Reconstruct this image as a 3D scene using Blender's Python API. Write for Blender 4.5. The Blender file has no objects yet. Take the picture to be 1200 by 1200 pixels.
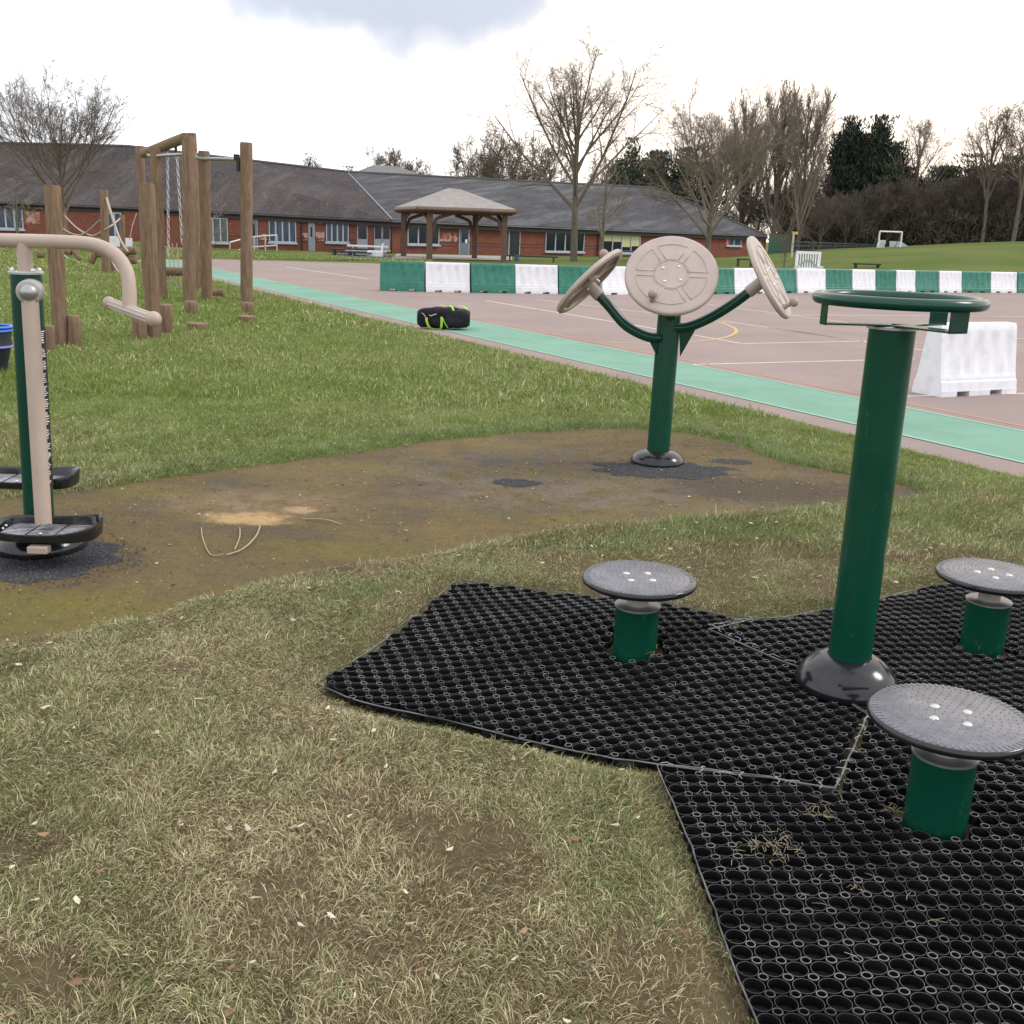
import bpy, math, random
import numpy as np
from mathutils import Vector, Matrix
random.seed(7); rng = np.random.default_rng(11)
C = bpy.context.scene.collection
scene = bpy.context.scene
# ------------------------------------------------------------------ camera
FPX, EYE = 1242.0, 1.5
ROLL = math.atan(0.035); PITCH = math.atan(327.6/FPX)
_f = Vector((0, math.cos(PITCH), -math.sin(PITCH)))
_u0 = Vector((0, math.sin(PITCH), math.cos(PITCH))); _X = Vector((1, 0, 0))
_r = _X*math.cos(ROLL) + _u0*math.sin(ROLL)
_u = -_X*math.sin(ROLL) + _u0*math.cos(ROLL)
cd = bpy.data.cameras.new('camera'); cam = bpy.data.objects.new('camera', cd); C.objects.link(cam)
cam.matrix_world = Matrix(((_r.x, _u.x, -_f.x, 0), (_r.y, _u.y, -_f.y, 0), (_r.z, _u.z, -_f.z, EYE), (0, 0, 0, 1)))
cd.sensor_fit = 'HORIZONTAL'; cd.sensor_width = 36; cd.lens = 36*FPX/1200; cd.clip_end = 2000; cd.clip_start = 0.05
scene.camera = cam
# ------------------------------------------------------------------ world, sun, exposure
SUN_AZ, SUN_EL = math.radians(80), math.radians(40)      # azimuth measured from +Y towards +X
w = bpy.data.worlds.new("World"); scene.world = w; w.use_nodes = True
N, L = w.node_tree.nodes, w.node_tree.links
bg = N['Background']
def wn(t, **k):
    n = N.new(t)
    for a, b in k.items(): setattr(n, a, b)
    return n
def wm(op, a, b=None, c=None):
    n = wn('ShaderNodeMath', operation=op)
    for i, v in enumerate((a, b, c)):
        if v is None: continue
        if isinstance(v, (int, float)): n.inputs[i].default_value = v
        else: L.new(v, n.inputs[i])
    return n.outputs[0]
sky = wn('ShaderNodeTexSky', sky_type='NISHITA', sun_disc=False, sun_elevation=SUN_EL, sun_rotation=SUN_AZ)
tc = wn('ShaderNodeTexCoord'); sp = wn('ShaderNodeSeparateXYZ'); L.new(tc.outputs['Generated'], sp.inputs[0])
az = wm('ARCTAN2', sp.outputs[0], sp.outputs[1]); el = wm('ARCSINE', sp.outputs[2])
nz = wn('ShaderNodeTexNoise'); nz.inputs['Scale'].default_value = 9; nz.inputs['Detail'].default_value = 6
L.new(tc.outputs['Generated'], nz.inputs['Vector'])
nz2 = wn('ShaderNodeTexNoise'); nz2.inputs['Scale'].default_value = 3.0; nz2.inputs['Detail'].default_value = 5
L.new(tc.outputs['Generated'], nz2.inputs['Vector'])
# one grey-blue cloud low ahead, reaching up
dx = wm('DIVIDE', wm('ADD', az, 0.115), 0.175)
dy = wm('DIVIDE', wm('SUBTRACT', el, 0.232), 0.108)
rr = wm('SQRT', wm('ADD', wm('MULTIPLY', dx, dx), wm('MULTIPLY', dy, dy)))
m1 = wm('ADD', rr, wm('MULTIPLY', wm('SUBTRACT', nz.outputs[0], 0.5), 0.9))
mr = wn('ShaderNodeMapRange', interpolation_type='SMOOTHSTEP'); L.new(m1, mr.inputs[0])
mr.inputs[1].default_value = 0.72; mr.inputs[2].default_value = 1.05; mr.inputs[3].default_value = 1; mr.inputs[4].default_value = 0
cl = wn('ShaderNodeMapRange'); L.new(nz2.outputs[0], cl.inputs[0])
cl.inputs[1].default_value = 0.3; cl.inputs[2].default_value = 0.7; cl.inputs[3].default_value = 0.86; cl.inputs[4].default_value = 1.1
WHITE = 1.55
base = wn('ShaderNodeMix', data_type='RGBA'); base.inputs[6].default_value = (0.97*WHITE, 0.99*WHITE, 1.04*WHITE, 1); base.inputs[7].default_value = (1.15*WHITE, 1.0*WHITE, 0.86*WHITE, 1)
# warmer towards the low sun side
dsun = wn('ShaderNodeVectorMath', operation='DOT_PRODUCT'); L.new(tc.outputs['Generated'], dsun.inputs[0])
dsun.inputs[1].default_value = (0.42, 0.90, 0.12)
ms = wn('ShaderNodeMapRange', interpolation_type='SMOOTHSTEP'); L.new(dsun.outputs['Value'], ms.inputs[0]); ms.inputs[1].default_value = 0.75; ms.inputs[2].default_value = 1.0
L.new(ms.outputs[0], base.inputs[0])
vm = wn('ShaderNodeVectorMath', operation='SCALE'); L.new(base.outputs[2], vm.inputs[0]); L.new(cl.outputs[0], vm.inputs['Scale'])
c2 = wn('ShaderNodeMix', data_type='RGBA'); L.new(mr.outputs[0], c2.inputs[0]); L.new(vm.outputs[0], c2.inputs[6])
ccol = wn('ShaderNodeMix', data_type='RGBA'); L.new(nz.outputs[0], ccol.inputs[0]); ccol.inputs[6].default_value = (0.80, 0.85, 0.97, 1); ccol.inputs[7].default_value = (0.64, 0.69, 0.82, 1)
L.new(ccol.outputs[2], c2.inputs[7])
sk = wn('ShaderNodeVectorMath', operation='SCALE'); L.new(sky.outputs[0], sk.inputs[0]); sk.inputs['Scale'].default_value = 0.1
fin = wn('ShaderNodeMix', data_type='RGBA'); fin.inputs[0].default_value = 0.96; L.new(sk.outputs[0], fin.inputs[6]); L.new(c2.outputs[2], fin.inputs[7])
L.new(fin.outputs[2], bg.inputs[0]); bg.inputs[1].default_value = 1.0
sl = bpy.data.lights.new('sun', 'SUN'); sl.energy = 1.3; sl.angle = math.radians(14); sl.color = (1, 0.95, 0.88)
so = bpy.data.objects.new('sun', sl); C.objects.link(so)
so.rotation_euler = Vector((math.sin(SUN_AZ)*math.cos(SUN_EL), math.cos(SUN_AZ)*math.cos(SUN_EL), math.sin(SUN_EL))).to_track_quat('Z', 'Y').to_euler()
scene.view_settings.view_transform = 'Standard'; scene.view_settings.look = 'None'; scene.view_settings.exposure = 0; scene.view_settings.gamma = 1
scene.render.engine = 'CYCLES'; scene.cycles.max_bounces = 6; scene.cycles.use_denoising = True
# ------------------------------------------------------------------ helpers: terrain and rays
def sst(a, b, x):
    t = np.clip((np.asarray(x, float)-a)/(b-a), 0, 1); return t*t*(3-2*t)
def H(x, y):
    x = np.asarray(x, float); y = np.asarray(y, float)
    px = x/np.maximum(y, 1)                                   # direction, for shaping the rise only
    bank = sst(38, 84, y)*sst(0.15, 0.30, px)*(0.9 + 1.3*sst(0.22, 0.5, px))
    bank = bank*(1-0.35*sst(86, 110, y))
    left = 0.5*sst(26, 46, y)*sst(-14.0, -19.0, x)*(1-sst(48, 54, y))
    low = 0.12*sst(43, 51, y)*(1-sst(0.15, 0.25, px))*(1-sst(110, 130, y))
    return bank + left + low
def ray(px, py): return _f*FPX + _r*(px-600) - _u*(py-600)
def G(px, py, dz=0.0):
    """point of the ground seen at a pixel of the photograph"""
    d = ray(px, py); t0 = 0.0
    if d.z >= -1e-6: return None
    z = dz
    for _ in range(40):
        t = (z-EYE)/d.z; p = Vector((0, 0, EYE)) + d*t
        nzv = float(H(p.x, p.y)) + dz
        if abs(nzv-z) < 1e-4: break
        z = z + 0.6*(nzv-z)
    return p
def P(px, py, Y):
    d = ray(px, py); t = Y/d.y; return Vector((0, 0, EYE)) + d*t
def M(pxl, p):
    """metres that a length in pixels covers at point p"""
    return pxl/FPX*((p-Vector((0, 0, EYE))).dot(_f))
def _hash(ix, iy, s):
    n = (ix.astype(np.int64)*374761393 + iy.astype(np.int64)*668265263 + s*1442695041) & 0x7fffffff
    n = ((n ^ (n >> 13))*1274126177) & 0x7fffffff
    return ((n ^ (n >> 16)) & 0xffff)/65535.0
def noise(x, y, sc, s=0):
    x = np.asarray(x, float)/sc; y = np.asarray(y, float)/sc
    ix = np.floor(x); iy = np.floor(y); fx = x-ix; fy = y-iy
    fx = fx*fx*(3-2*fx); fy = fy*fy*(3-2*fy); ix = ix.astype(int); iy = iy.astype(int)
    a = _hash(ix, iy, s); b = _hash(ix+1, iy, s); c = _hash(ix, iy+1, s); d = _hash(ix+1, iy+1, s)
    return (a*(1-fx)+b*fx)*(1-fy) + (c*(1-fx)+d*fx)*fy
def fbm(x, y, sc, s=0, o=4):
    v = 0; a = 0.5; t = 0
    for k in range(o):
        v = v + a*noise(x, y, sc/2**k, s+k*17); t += a; a *= 0.5
    return v/t
def inpoly(x, y, poly):
    x = np.asarray(x, float); y = np.asarray(y, float); r = np.zeros(x.shape, bool); n = len(poly)
    for i in range(n):
        x1, y1 = poly[i]; x2, y2 = poly[(i+1) % n]
        if y1 == y2: continue
        c = ((y1 > y) != (y2 > y)) & (x < (x2-x1)*(y-y1)/(y2-y1)+x1); r ^= c
    return r
def distpoly(x, y, poly, closed=True):
    x = np.asarray(x, float); y = np.asarray(y, float); d = np.full(x.shape, 1e9); n = len(poly)
    for i in range(n if closed else n-1):
        x1, y1 = poly[i]; x2, y2 = poly[(i+1) % n]; dx, dy = x2-x1, y2-y1
        t = np.clip(((x-x1)*dx+(y-y1)*dy)/(dx*dx+dy*dy+1e-12), 0, 1)
        d = np.minimum(d, np.hypot(x-x1-t*dx, y-y1-t*dy))
    return d
def gp(pts): return [(lambda q: (q.x, q.y))(G(*p)) for p in pts]
# ------------------------------------------------------------------ helpers: objects
OFF = {}
def tag(o, label=None, cat=None, group=None, kind=None):
    for k, v in (('label', label), ('category', cat), ('group', group), ('kind', kind)):
        if v: o[k] = v
    return o
def thing(name, loc, label, cat, group=None):
    o = bpy.data.objects.new(name, None); C.objects.link(o); o.location = loc; o.empty_display_size = 0.1
    OFF[o.name] = Vector(loc); return tag(o, label, cat, group)
class MB:
    def __init__(s): s.v = []; s.f = []
    def add(s, vs, fs):
        b = len(s.v); s.v += [tuple(v) for v in vs]; s.f += [tuple(i+b for i in f) for f in fs]; return s
    def box(s, c, size, rot=None):
        hx, hy, hz = size[0]/2, size[1]/2, size[2]/2; c = Vector(c)
        vs = [Vector((x, y, z)) for x in (-hx, hx) for y in (-hy, hy) for z in (-hz, hz)]
        if rot is not None: vs = [rot @ v for v in vs]
        return s.add([c+v for v in vs], [(0, 1, 3, 2), (4, 6, 7, 5), (0, 4, 5, 1), (2, 3, 7, 6), (0, 2, 6, 4), (1, 5, 7, 3)])
    def tube(s, pts, rad, n=10, caps=True, closed=False):
        pts = [Vector(p) for p in pts]; m = len(pts)
        if not isinstance(rad, (list, tuple)): rad = [rad]*m
        t0 = (pts[1]-pts[0]).normalized(); a = Vector((0, 0, 1)) if abs(t0.z) < 0.9 else Vector((1, 0, 0))
        u = t0.cross(a).normalized(); vs = []
        for i, p in enumerate(pts):
            if closed: t = (pts[(i+1) % m]-pts[i-1]).normalized()
            else: t = (pts[min(i+1, m-1)]-pts[max(i-1, 0)]).normalized()
            u = (u - t*u.dot(t)).normalized(); v = t.cross(u)
            for k in range(n):
                an = 2*math.pi*k/n; vs.append(p + (u*math.cos(an)+v*math.sin(an))*rad[i])
        fs = []
        for i in range(m if closed else m-1):
            j = (i+1) % m
            for k in range(n): fs.append((i*n+k, i*n+(k+1) % n, j*n+(k+1) % n, j*n+k))
        if caps and not closed: fs += [tuple(range(n-1, -1, -1)), tuple(range((m-1)*n, m*n))]
        return s.add(vs, fs)
    def lathe(s, c, prof, n=32, axis=(0, 0, 1)):
        """prof: (radius, height along axis)"""
        c = Vector(c); q = Vector(axis).normalized().to_track_quat('Z', 'Y'); vs = []; fs = []
        for r, z in prof:
            for k in range(n):
                a = 2*math.pi*k/n; vs.append(c + q @ Vector((r*math.cos(a), r*math.sin(a), z)))
        m = len(prof)
        for i in range(m-1):
            for k in range(n): fs.append((i*n+k, i*n+(k+1) % n, (i+1)*n+(k+1) % n, (i+1)*n+k))
        if prof[0][0] > 1e-5: fs.append(tuple(range(n-1, -1, -1)))
        if prof[-1][0] > 1e-5: fs.append(tuple(range((m-1)*n, m*n)))
        return s.add(vs, fs)
    def ball(s, c, r, n=16):
        prof = [(max(r*math.sin(math.pi*i/(n//2)), 1e-4), -r*math.cos(math.pi*i/(n//2))) for i in range(n//2+1)]
        return s.lathe(c, prof, n)
    def prism(s, poly, d):
        """poly: list of points, d: extrusion vector"""
        d = Vector(d); n = len(poly); vs = [Vector(p) for p in poly] + [Vector(p)+d for p in poly]
        return s.add(vs, [tuple(range(n-1, -1, -1)), tuple(range(n, 2*n))] + [(i, (i+1) % n, n+(i+1) % n, n+i) for i in range(n)])
    def build(s, name, mat, parent=None, loc=None, smooth=35, bevel=0.0, label=None):
        off = OFF[parent.name] if parent is not None else Vector(loc if loc is not None else (0, 0, 0))
        me = bpy.data.meshes.new(name); me.from_pydata([(v[0]-off.x, v[1]-off.y, v[2]-off.z) for v in s.v], [], s.f)
        return finish(me, name, mat, parent, off, smooth, bevel, label)
def finish(me, name, mat, parent=None, off=Vector((0, 0, 0)), smooth=35, bevel=0.0, label=None):
    me.materials.append(mat)
    if smooth:
        me.polygons.foreach_set('use_smooth', [True]*len(me.polygons))
        if smooth < 180: me.set_sharp_from_angle(angle=math.radians(smooth))
    me.update()
    o = bpy.data.objects.new(name, me); C.objects.link(o)
    if parent is not None: o.parent = parent
    else: o.location = off
    OFF[o.name] = Vector(off)
    if bevel:
        b = o.modifiers.new('bevel', 'BEVEL'); b.width = bevel; b.segments = 2; b.limit_method = 'ANGLE'; b.angle_limit = math.radians(40)
    if label: o['label'] = label
    return o
def arrmesh(name, V, F, mat, parent=None, off=(0, 0, 0), smooth=0, colors=None):
    """V (n,3), F list of index arrays each (k,3) or (k,4)"""
    off = Vector(off); V = np.asarray(V, np.float32) - np.array(off[:], np.float32)
    me = bpy.data.meshes.new(name); me.vertices.add(len(V)); me.vertices.foreach_set('co', V.ravel())
    nl = sum(f.size for f in F); nf = sum(len(f) for f in F)
    me.loops.add(nl); me.polygons.add(nf)
    me.loops.foreach_set('vertex_index', np.concatenate([f.ravel() for f in F]).astype(np.int32))
    tot = np.concatenate([np.full(len(f), f.shape[1]) for f in F]).astype(np.int32)
    st = np.concatenate([[0], np.cumsum(tot)[:-1]]).astype(np.int32)
    me.polygons.foreach_set('loop_start', st)
    me.update(calc_edges=True)
    if colors is not None:
        a = me.color_attributes.new('col', 'FLOAT_COLOR', 'POINT'); a.data.foreach_set('color', np.asarray(colors, np.float32).ravel())
    return finish(me, name, mat, parent, off, smooth)
def copy_thing(o, loc, rz=0.0, sc=1.0, label=None, group=None):
    r = o.copy(); C.objects.link(r); r.location = loc; r.rotation_euler = (0, 0, rz); r.scale = (sc, sc, sc) if not isinstance(sc, tuple) else sc
    if label: r['label'] = label
    if group: r['group'] = group
    for ch in [c for c in o.children]:
        c = ch.copy(); C.objects.link(c); c.parent = r
        for g in ch.children:
            d = g.copy(); C.objects.link(d); d.parent = c
    return r
# ------------------------------------------------------------------ helpers: materials
def mat(name, col, rough=0.6, metal=0.0, var=0.0, scale=6.0, col2=None, bump=0.0, bscale=60.0, spec=0.5, stretch=(1, 1, 1), coat=0.0, world=False, detail=6, lo=0.35, hi=0.65):
    m = bpy.data.materials.new(name); m.use_nodes = True; n, l = m.node_tree.nodes, m.node_tree.links
    b = n['Principled BSDF']; b.inputs['Roughness'].default_value = rough; b.inputs['Metallic'].default_value = metal
    b.inputs['Specular IOR Level'].default_value = spec; b.inputs['Coat Weight'].default_value = coat
    b.inputs['Base Color'].default_value = (*col, 1)
    tcn = n.new('ShaderNodeTexCoord'); mp = n.new('ShaderNodeMapping'); mp.inputs['Scale'].default_value = stretch
    if world:
        g = n.new('ShaderNodeNewGeometry'); l.new(g.outputs['Position'], mp.inputs['Vector'])
    else: l.new(tcn.outputs['Object'], mp.inputs['Vector'])
    if col2 is None and var: col2 = tuple(c*(1-var) for c in col)
    if col2 is not None:
        t = n.new('ShaderNodeTexNoise'); t.inputs['Scale'].default_value = scale; t.inputs['Detail'].default_value = detail; t.inputs['Roughness'].default_value = 0.65
        l.new(mp.outputs[0], t.inputs['Vector'])
        r = n.new('ShaderNodeMapRange'); r.inputs[1].default_value = lo; r.inputs[2].default_value = hi; l.new(t.outputs[0], r.inputs[0])
        x = n.new('ShaderNodeMix'); x.data_type = 'RGBA'; x.inputs[6].default_value = (*col, 1); x.inputs[7].default_value = (*col2, 1)
        l.new(r.outputs[0], x.inputs[0]); l.new(x.outputs[2], b.inputs['Base Color'])
        rr = n.new('ShaderNodeMapRange'); l.new(t.outputs[0], rr.inputs[0]); rr.inputs[3].default_value = max(rough-0.08, 0.02); rr.inputs[4].default_value = min(rough+0.12, 1); l.new(rr.outputs[0], b.inputs['Roughness'])
    if bump:
        t2 = n.new('ShaderNodeTexNoise'); t2.inputs['Scale'].default_value = bscale; t2.inputs['Detail'].default_value = 4; l.new(mp.outputs[0], t2.inputs['Vector'])
        bp = n.new('ShaderNodeBump'); bp.inputs['Strength'].default_value = 1; bp.inputs['Distance'].default_value = bump; l.new(t2.outputs[0], bp.inputs['Height']); l.new(bp.outputs[0], b.inputs['Normal'])
    return m
class NT:
    """small helper for longer node trees"""
    def __init__(s, name, rough=0.8):
        s.m = bpy.data.materials.new(name); s.m.use_nodes = True; s.n = s.m.node_tree.nodes; s.l = s.m.node_tree.links
        s.b = s.n['Principled BSDF']; s.b.inputs['Roughness'].default_value = rough; s.b.inputs['Specular IOR Level'].default_value = 0.12
        g = s.n.new('ShaderNodeNewGeometry'); s.pos = g.outputs['Position']
    def noise(s, scale, detail=5, stretch=None, rough=0.6, vec=None):
        t = s.n.new('ShaderNodeTexNoise'); t.inputs['Scale'].default_value = scale; t.inputs['Detail'].default_value = detail; t.inputs['Roughness'].default_value = rough
        v = vec or s.pos
        if stretch:
            mp = s.n.new('ShaderNodeMapping'); mp.inputs['Scale'].default_value = stretch; s.l.new(v, mp.inputs['Vector']); v = mp.outputs[0]
        s.l.new(v, t.inputs['Vector']); return t.outputs[0]
    def mapr(s, v, a, b, c=0.0, d=1.0, smooth=False):
        r = s.n.new('ShaderNodeMapRange'); r.interpolation_type = 'SMOOTHSTEP' if smooth else 'LINEAR'
        s.l.new(v, r.inputs[0]); r.inputs[1].default_value = a; r.inputs[2].default_value = b; r.inputs[3].default_value = c; r.inputs[4].default_value = d; return r.outputs[0]
    def math(s, op, a, b=0.0):
        m = s.n.new('ShaderNodeMath'); m.operation = op
        for i, v in enumerate((a, b)):
            if isinstance(v, (int, float)): m.inputs[i].default_value = v
            else: s.l.new(v, m.inputs[i])
        return m.outputs[0]
    def mix(s, f, a, b):
        x = s.n.new('ShaderNodeMix'); x.data_type = 'RGBA'
        for i, v in ((0, f), (6, a), (7, b)):
            if isinstance(v, (int, float)): x.inputs[i].default_value = v
            elif isinstance(v, tuple): x.inputs[i].default_value = (*v, 1)
            else: s.l.new(v, x.inputs[i])
        return x.outputs[2]
    def spot(s, c, r, soft=0.5, wob=0.35, wscale=6.0, sy=1.0):
        """1 inside a noisy blot at ground point c of radius r"""
        mp = s.n.new('ShaderNodeMapping'); mp.vector_type = 'POINT'; mp.inputs['Location'].default_value = (-c[0]/r, -c[1]/(r*sy), 0); mp.inputs['Scale'].default_value = (1/r, 1/(r*sy), 0)
        s.l.new(s.pos, mp.inputs['Vector']); ln = s.n.new('ShaderNodeVectorMath'); ln.operation = 'LENGTH'; s.l.new(mp.outputs[0], ln.inputs[0])
        nzv = s.noise(wscale, 5); d = s.math('ADD', ln.outputs['Value'], s.math('MULTIPLY', s.math('SUBTRACT', nzv, 0.5), wob*3))
        return s.mapr(d, 1.0-soft, 1.0+soft*0.4, 1.0, 0.0, True)
    def bump(s, h, dist):
        bp = s.n.new('ShaderNodeBump'); bp.inputs['Distance'].default_value = dist; s.l.new(h, bp.inputs['Height']); s.l.new(bp.outputs[0], s.b.inputs['Normal'])
    def out(s, c): s.l.new(c, s.b.inputs['Base Color']); return s.m
gt = NT('green_paint', 0.2); gt.b.inputs['Specular IOR Level'].default_value = 0.3
gsp = gt.n.new('ShaderNodeSeparateXYZ'); gt.l.new(gt.pos, gsp.inputs[0])
gc = gt.mix(gt.mapr(gt.noise(3, 5), .35, .7), (0.003, 0.060, 0.033), (0.003, 0.047, 0.027))
gmud = gt.math('MULTIPLY', gt.mapr(gt.math('ADD', gsp.outputs[2], gt.math('MULTIPLY', gt.noise(14, 5), -0.22)), -.13, -0.03, 1, 0, True), gt.mapr(gt.noise(55, 6, rough=.75), .54, .70, 0, .6))
gc = gt.mix(gmud, gc, (0.13, 0.105, 0.065))
gscr = gt.mapr(gt.noise(30, 4, (1.5, 1.5, .25), .8), .665, .69, 0, .55); gc = gt.mix(gscr, gc, (0.06, 0.15, 0.11))
gt.l.new(gt.mapr(gt.noise(9, 5), .3, .7, .16, .30), gt.b.inputs['Roughness']); green = gt.out(gc)
dgreen = mat('dark_green_paint', (0.003, 0.052, 0.034), 0.20, var=0.2, scale=3, spec=0.4)
beige = mat('beige_paint', (0.46, 0.36, 0.29), 0.42, var=0.10, scale=5, bump=0.0003, bscale=300)
cream = mat('cream_plastic', (0.47, 0.385, 0.335), 0.5, var=0.12, scale=7, bump=0.0006, bscale=250)
steel = mat('galvanised_steel', (0.42, 0.43, 0.43), 0.38, 0.85, var=0.2, scale=14)
chrome = mat('polished_bolt', (0.62, 0.62, 0.61), 0.30, 0.8)
grey_metal = mat('grey_spindle', (0.36, 0.33, 0.29), 0.5, 0.1, var=0.2, scale=20)
rubber = mat('rubber_mat', (0.005, 0.005, 0.006), 0.55, spec=0.18, scale=7, col2=(0.020, 0.019, 0.018), world=True, lo=0.50, hi=0.85)
rubber_top = mat('rubber_edge_highlight', (0.17, 0.168, 0.162), 0.5, scale=6, col2=(0.035, 0.034, 0.034), world=True, lo=0.42, hi=0.62)  # pale top edges: sky highlights on black rubber, painted into the colour
rubber_base = mat('mat_web', (0.0035, 0.0035, 0.004), 0.8, var=0.3, scale=20, world=True)
dplast = mat('dark_grey_plastic', (0.012, 0.012, 0.014), 0.14, scale=9, col2=(0.040, 0.038, 0.038), bump=0.0002, bscale=200, lo=0.5, hi=0.85)
plate_m = mat('speckled_plate', (0.175, 0.175, 0.195), 0.34, 0.0, scale=22, col2=(0.115, 0.115, 0.13), bump=0.0004, bscale=300)
wood = mat('weathered_timber', (0.270, 0.180, 0.120), 0.85, spec=0.15, scale=5, col2=(0.150, 0.096, 0.063), stretch=(7, 7, 0.7), bump=0.004, bscale=12, detail=8)
wood_top = mat('sawn_timber', (0.25, 0.17, 0.10), 0.85, scale=20, col2=(0.14, 0.09, 0.05), bump=0.001)
gaz_wood = mat('stained_timber', (0.155, 0.090, 0.062), 0.75, scale=4, col2=(0.11, 0.06, 0.042), stretch=(4, 4, 1), bump=0.002, bscale=20)
white_pl = mat('white_plastic', (0.76, 0.755, 0.78), 0.45, scale=6, col2=(0.56, 0.55, 0.56), world=True, lo=0.48, hi=0.85, detail=9)
green_pl = mat('green_plastic', (0.012, 0.130, 0.082), 0.45, scale=5, col2=(0.030, 0.20, 0.135), world=True, detail=9)
rope_m = mat('pale_rope', (0.5, 0.42, 0.33), 0.9, var=0.3, scale=60)
chain_m = mat('white_chain', (0.62, 0.62, 0.62), 0.5, 0.3)
glass_d = mat('dark_window_glass', (0.012, 0.018, 0.03), 0.08, var=0.4, scale=1.5, world=True)
frame_w = mat('pale_window_frame', (0.42, 0.46, 0.50), 0.5)
door_m = mat('blue_grey_door', (0.16, 0.20, 0.25), 0.5, var=0.15, scale=4)
black_m = mat('black_metal', (0.015, 0.015, 0.016), 0.5)
bark = mat('bark', (0.17, 0.145, 0.115), 0.95, spec=0.1, scale=3, col2=(0.10, 0.085, 0.066), stretch=(3, 3, 0.6), bump=0.01, bscale=9)
twig_m = mat('twigs', (0.165, 0.135, 0.108), 0.95, spec=0.1)
twig_d = mat('dark_twigs', (0.115, 0.092, 0.077), 0.95, spec=0.1, scale=0.5, col2=(0.16, 0.13, 0.108))
twig_p = mat('pale_twigs', (0.23, 0.19, 0.15), 0.95, spec=0.1)
concrete = mat('pale_concrete', (0.36, 0.33, 0.28), 0.9, var=0.25, scale=4, world=True, bump=0.002)
# ------------------------------------------------------------------ plan of the ground
strip_dir = (ray(-83, 248.1)); strip_dir = Vector((strip_dir.x, strip_dir.y, 0)).normalized()
def edge(a, off): return (a[0]+strip_dir.x*off, a[1]+strip_dir.y*off)
e_out = gp([(620, 420)])[0]; g_lo = gp([(620, 410)])[0]; g_hi = gp([(620, 389.8)])[0]
far_l, near_l = 36.0, -14.5
court_poly = [edge(e_out, near_l), edge(e_out, far_l), gp([(180, 301.5)])[0], gp([(300, 303.5)])[0], gp([(440, 306)])[0], (6.0, 38.5), (20, 41), (34, 41), (34, 3)]
court_poly = [edge(e_out, near_l), edge(e_out, 31.5), gp([(250, 303)])[0], gp([(440, 306)])[0], (4.0, 39.5), (20, 39.5), (30, 39.0), (32, 2)]
dirt_px = [(-260, 760), (-100, 770), (0, 762), (100, 742), (200, 714), (300, 690), (400, 667), (500, 650), (600, 632), (700, 617), (800, 607), (900, 600), (1000, 592), (1080, 582), (1065, 571), (1000, 558), (920, 543), (860, 519), (800, 508), (740, 503), (670, 505), (600, 509), (450, 523), (300, 546), (200, 560), (130, 572), (0, 583), (-260, 600)]
dirt_poly = gp(dirt_px)
mat1_px = [(372, 816), (405, 788), (450, 752), (495, 716), (535, 687), (600, 692), (700, 707), (760, 715), (830, 731), (882, 738), (829, 752), (932, 790), (1016, 850), (978, 932), (900, 917), (830, 908), (770, 902), (720, 896), (680, 886), (640, 874), (600, 864), (550, 853), (520, 847), (480, 841), (440, 835), (405, 828)]
mat2_px = [(770, 903), (900, 918), (978, 933), (1016, 851), (1090, 868), (1500, 930), (1620, 1320), (940, 1340), (885, 1200), (850, 1108), (820, 1028), (795, 960)]
mat3_px = [(830, 752.5), (884, 738), (922, 734), (960, 722), (1000, 716), (1045, 700), (1090, 691), (1130, 688), (1200, 696), (1330, 705), (1500, 735), (1500, 929), (1090, 867), (1016, 849), (932, 789)]
mats = [gp(p) for p in (mat1_px, mat2_px, mat3_px)]
def dirt_sd(x, y):
    d = distpoly(x, y, dirt_poly); d = np.where(inpoly(x, y, dirt_poly), -d, d)
    return d + 0.16*(fbm(x, y, 0.55, 3)-0.5) + 0.05*(noise(x, y, 0.07, 5)-0.5)
def court_sd(x, y):
    d = distpoly(x, y, court_poly); return np.where(inpoly(x, y, court_poly), -d, d)
def mats_sd(x, y):
    r = np.full(np.shape(x), 1e9)
    for q in mats:
        d = distpoly(x, y, q); r = np.minimum(r, np.where(inpoly(x, y, q), -d, d))
    return r
def und(x, y): return 0.022*(fbm(x, y, 0.9, 21, 3)-0.5)*sst(12, 7, y)       # gentle lumps near the camera
def matz(x, y):
    return 0.014 + 0.075*(fbm(x, y, 0.65, 40, 2)-0.5) + 0.02*np.exp(-((x-0.35)**2+(y-3.9)**2)/0.1)
def ground_z(x, y):
    x = np.asarray(x, float); y = np.asarray(y, float)
    z = H(x, y) + und(x, y)
    near = y < 26
    ds = np.where(near, dirt_sd(x, y), 9.0); cs = court_sd(x, y); ms = np.where(y < 8, mats_sd(x, y), 9.0)
    lift = 0.028*sst(-0.04, 0.10, ds)*sst(0.0, 0.15, cs) - 0.03*(1-sst(-0.06, 0.02, ds)) - 0.05*(1-sst(-0.25, 0.0, cs))
    z = z + lift
    z = np.where(ms < 0.12, z*sst(0.0, 0.12, ms) + (matz(x, y)-0.03)*(1-sst(0.0, 0.12, ms)), z)
    return z
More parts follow.
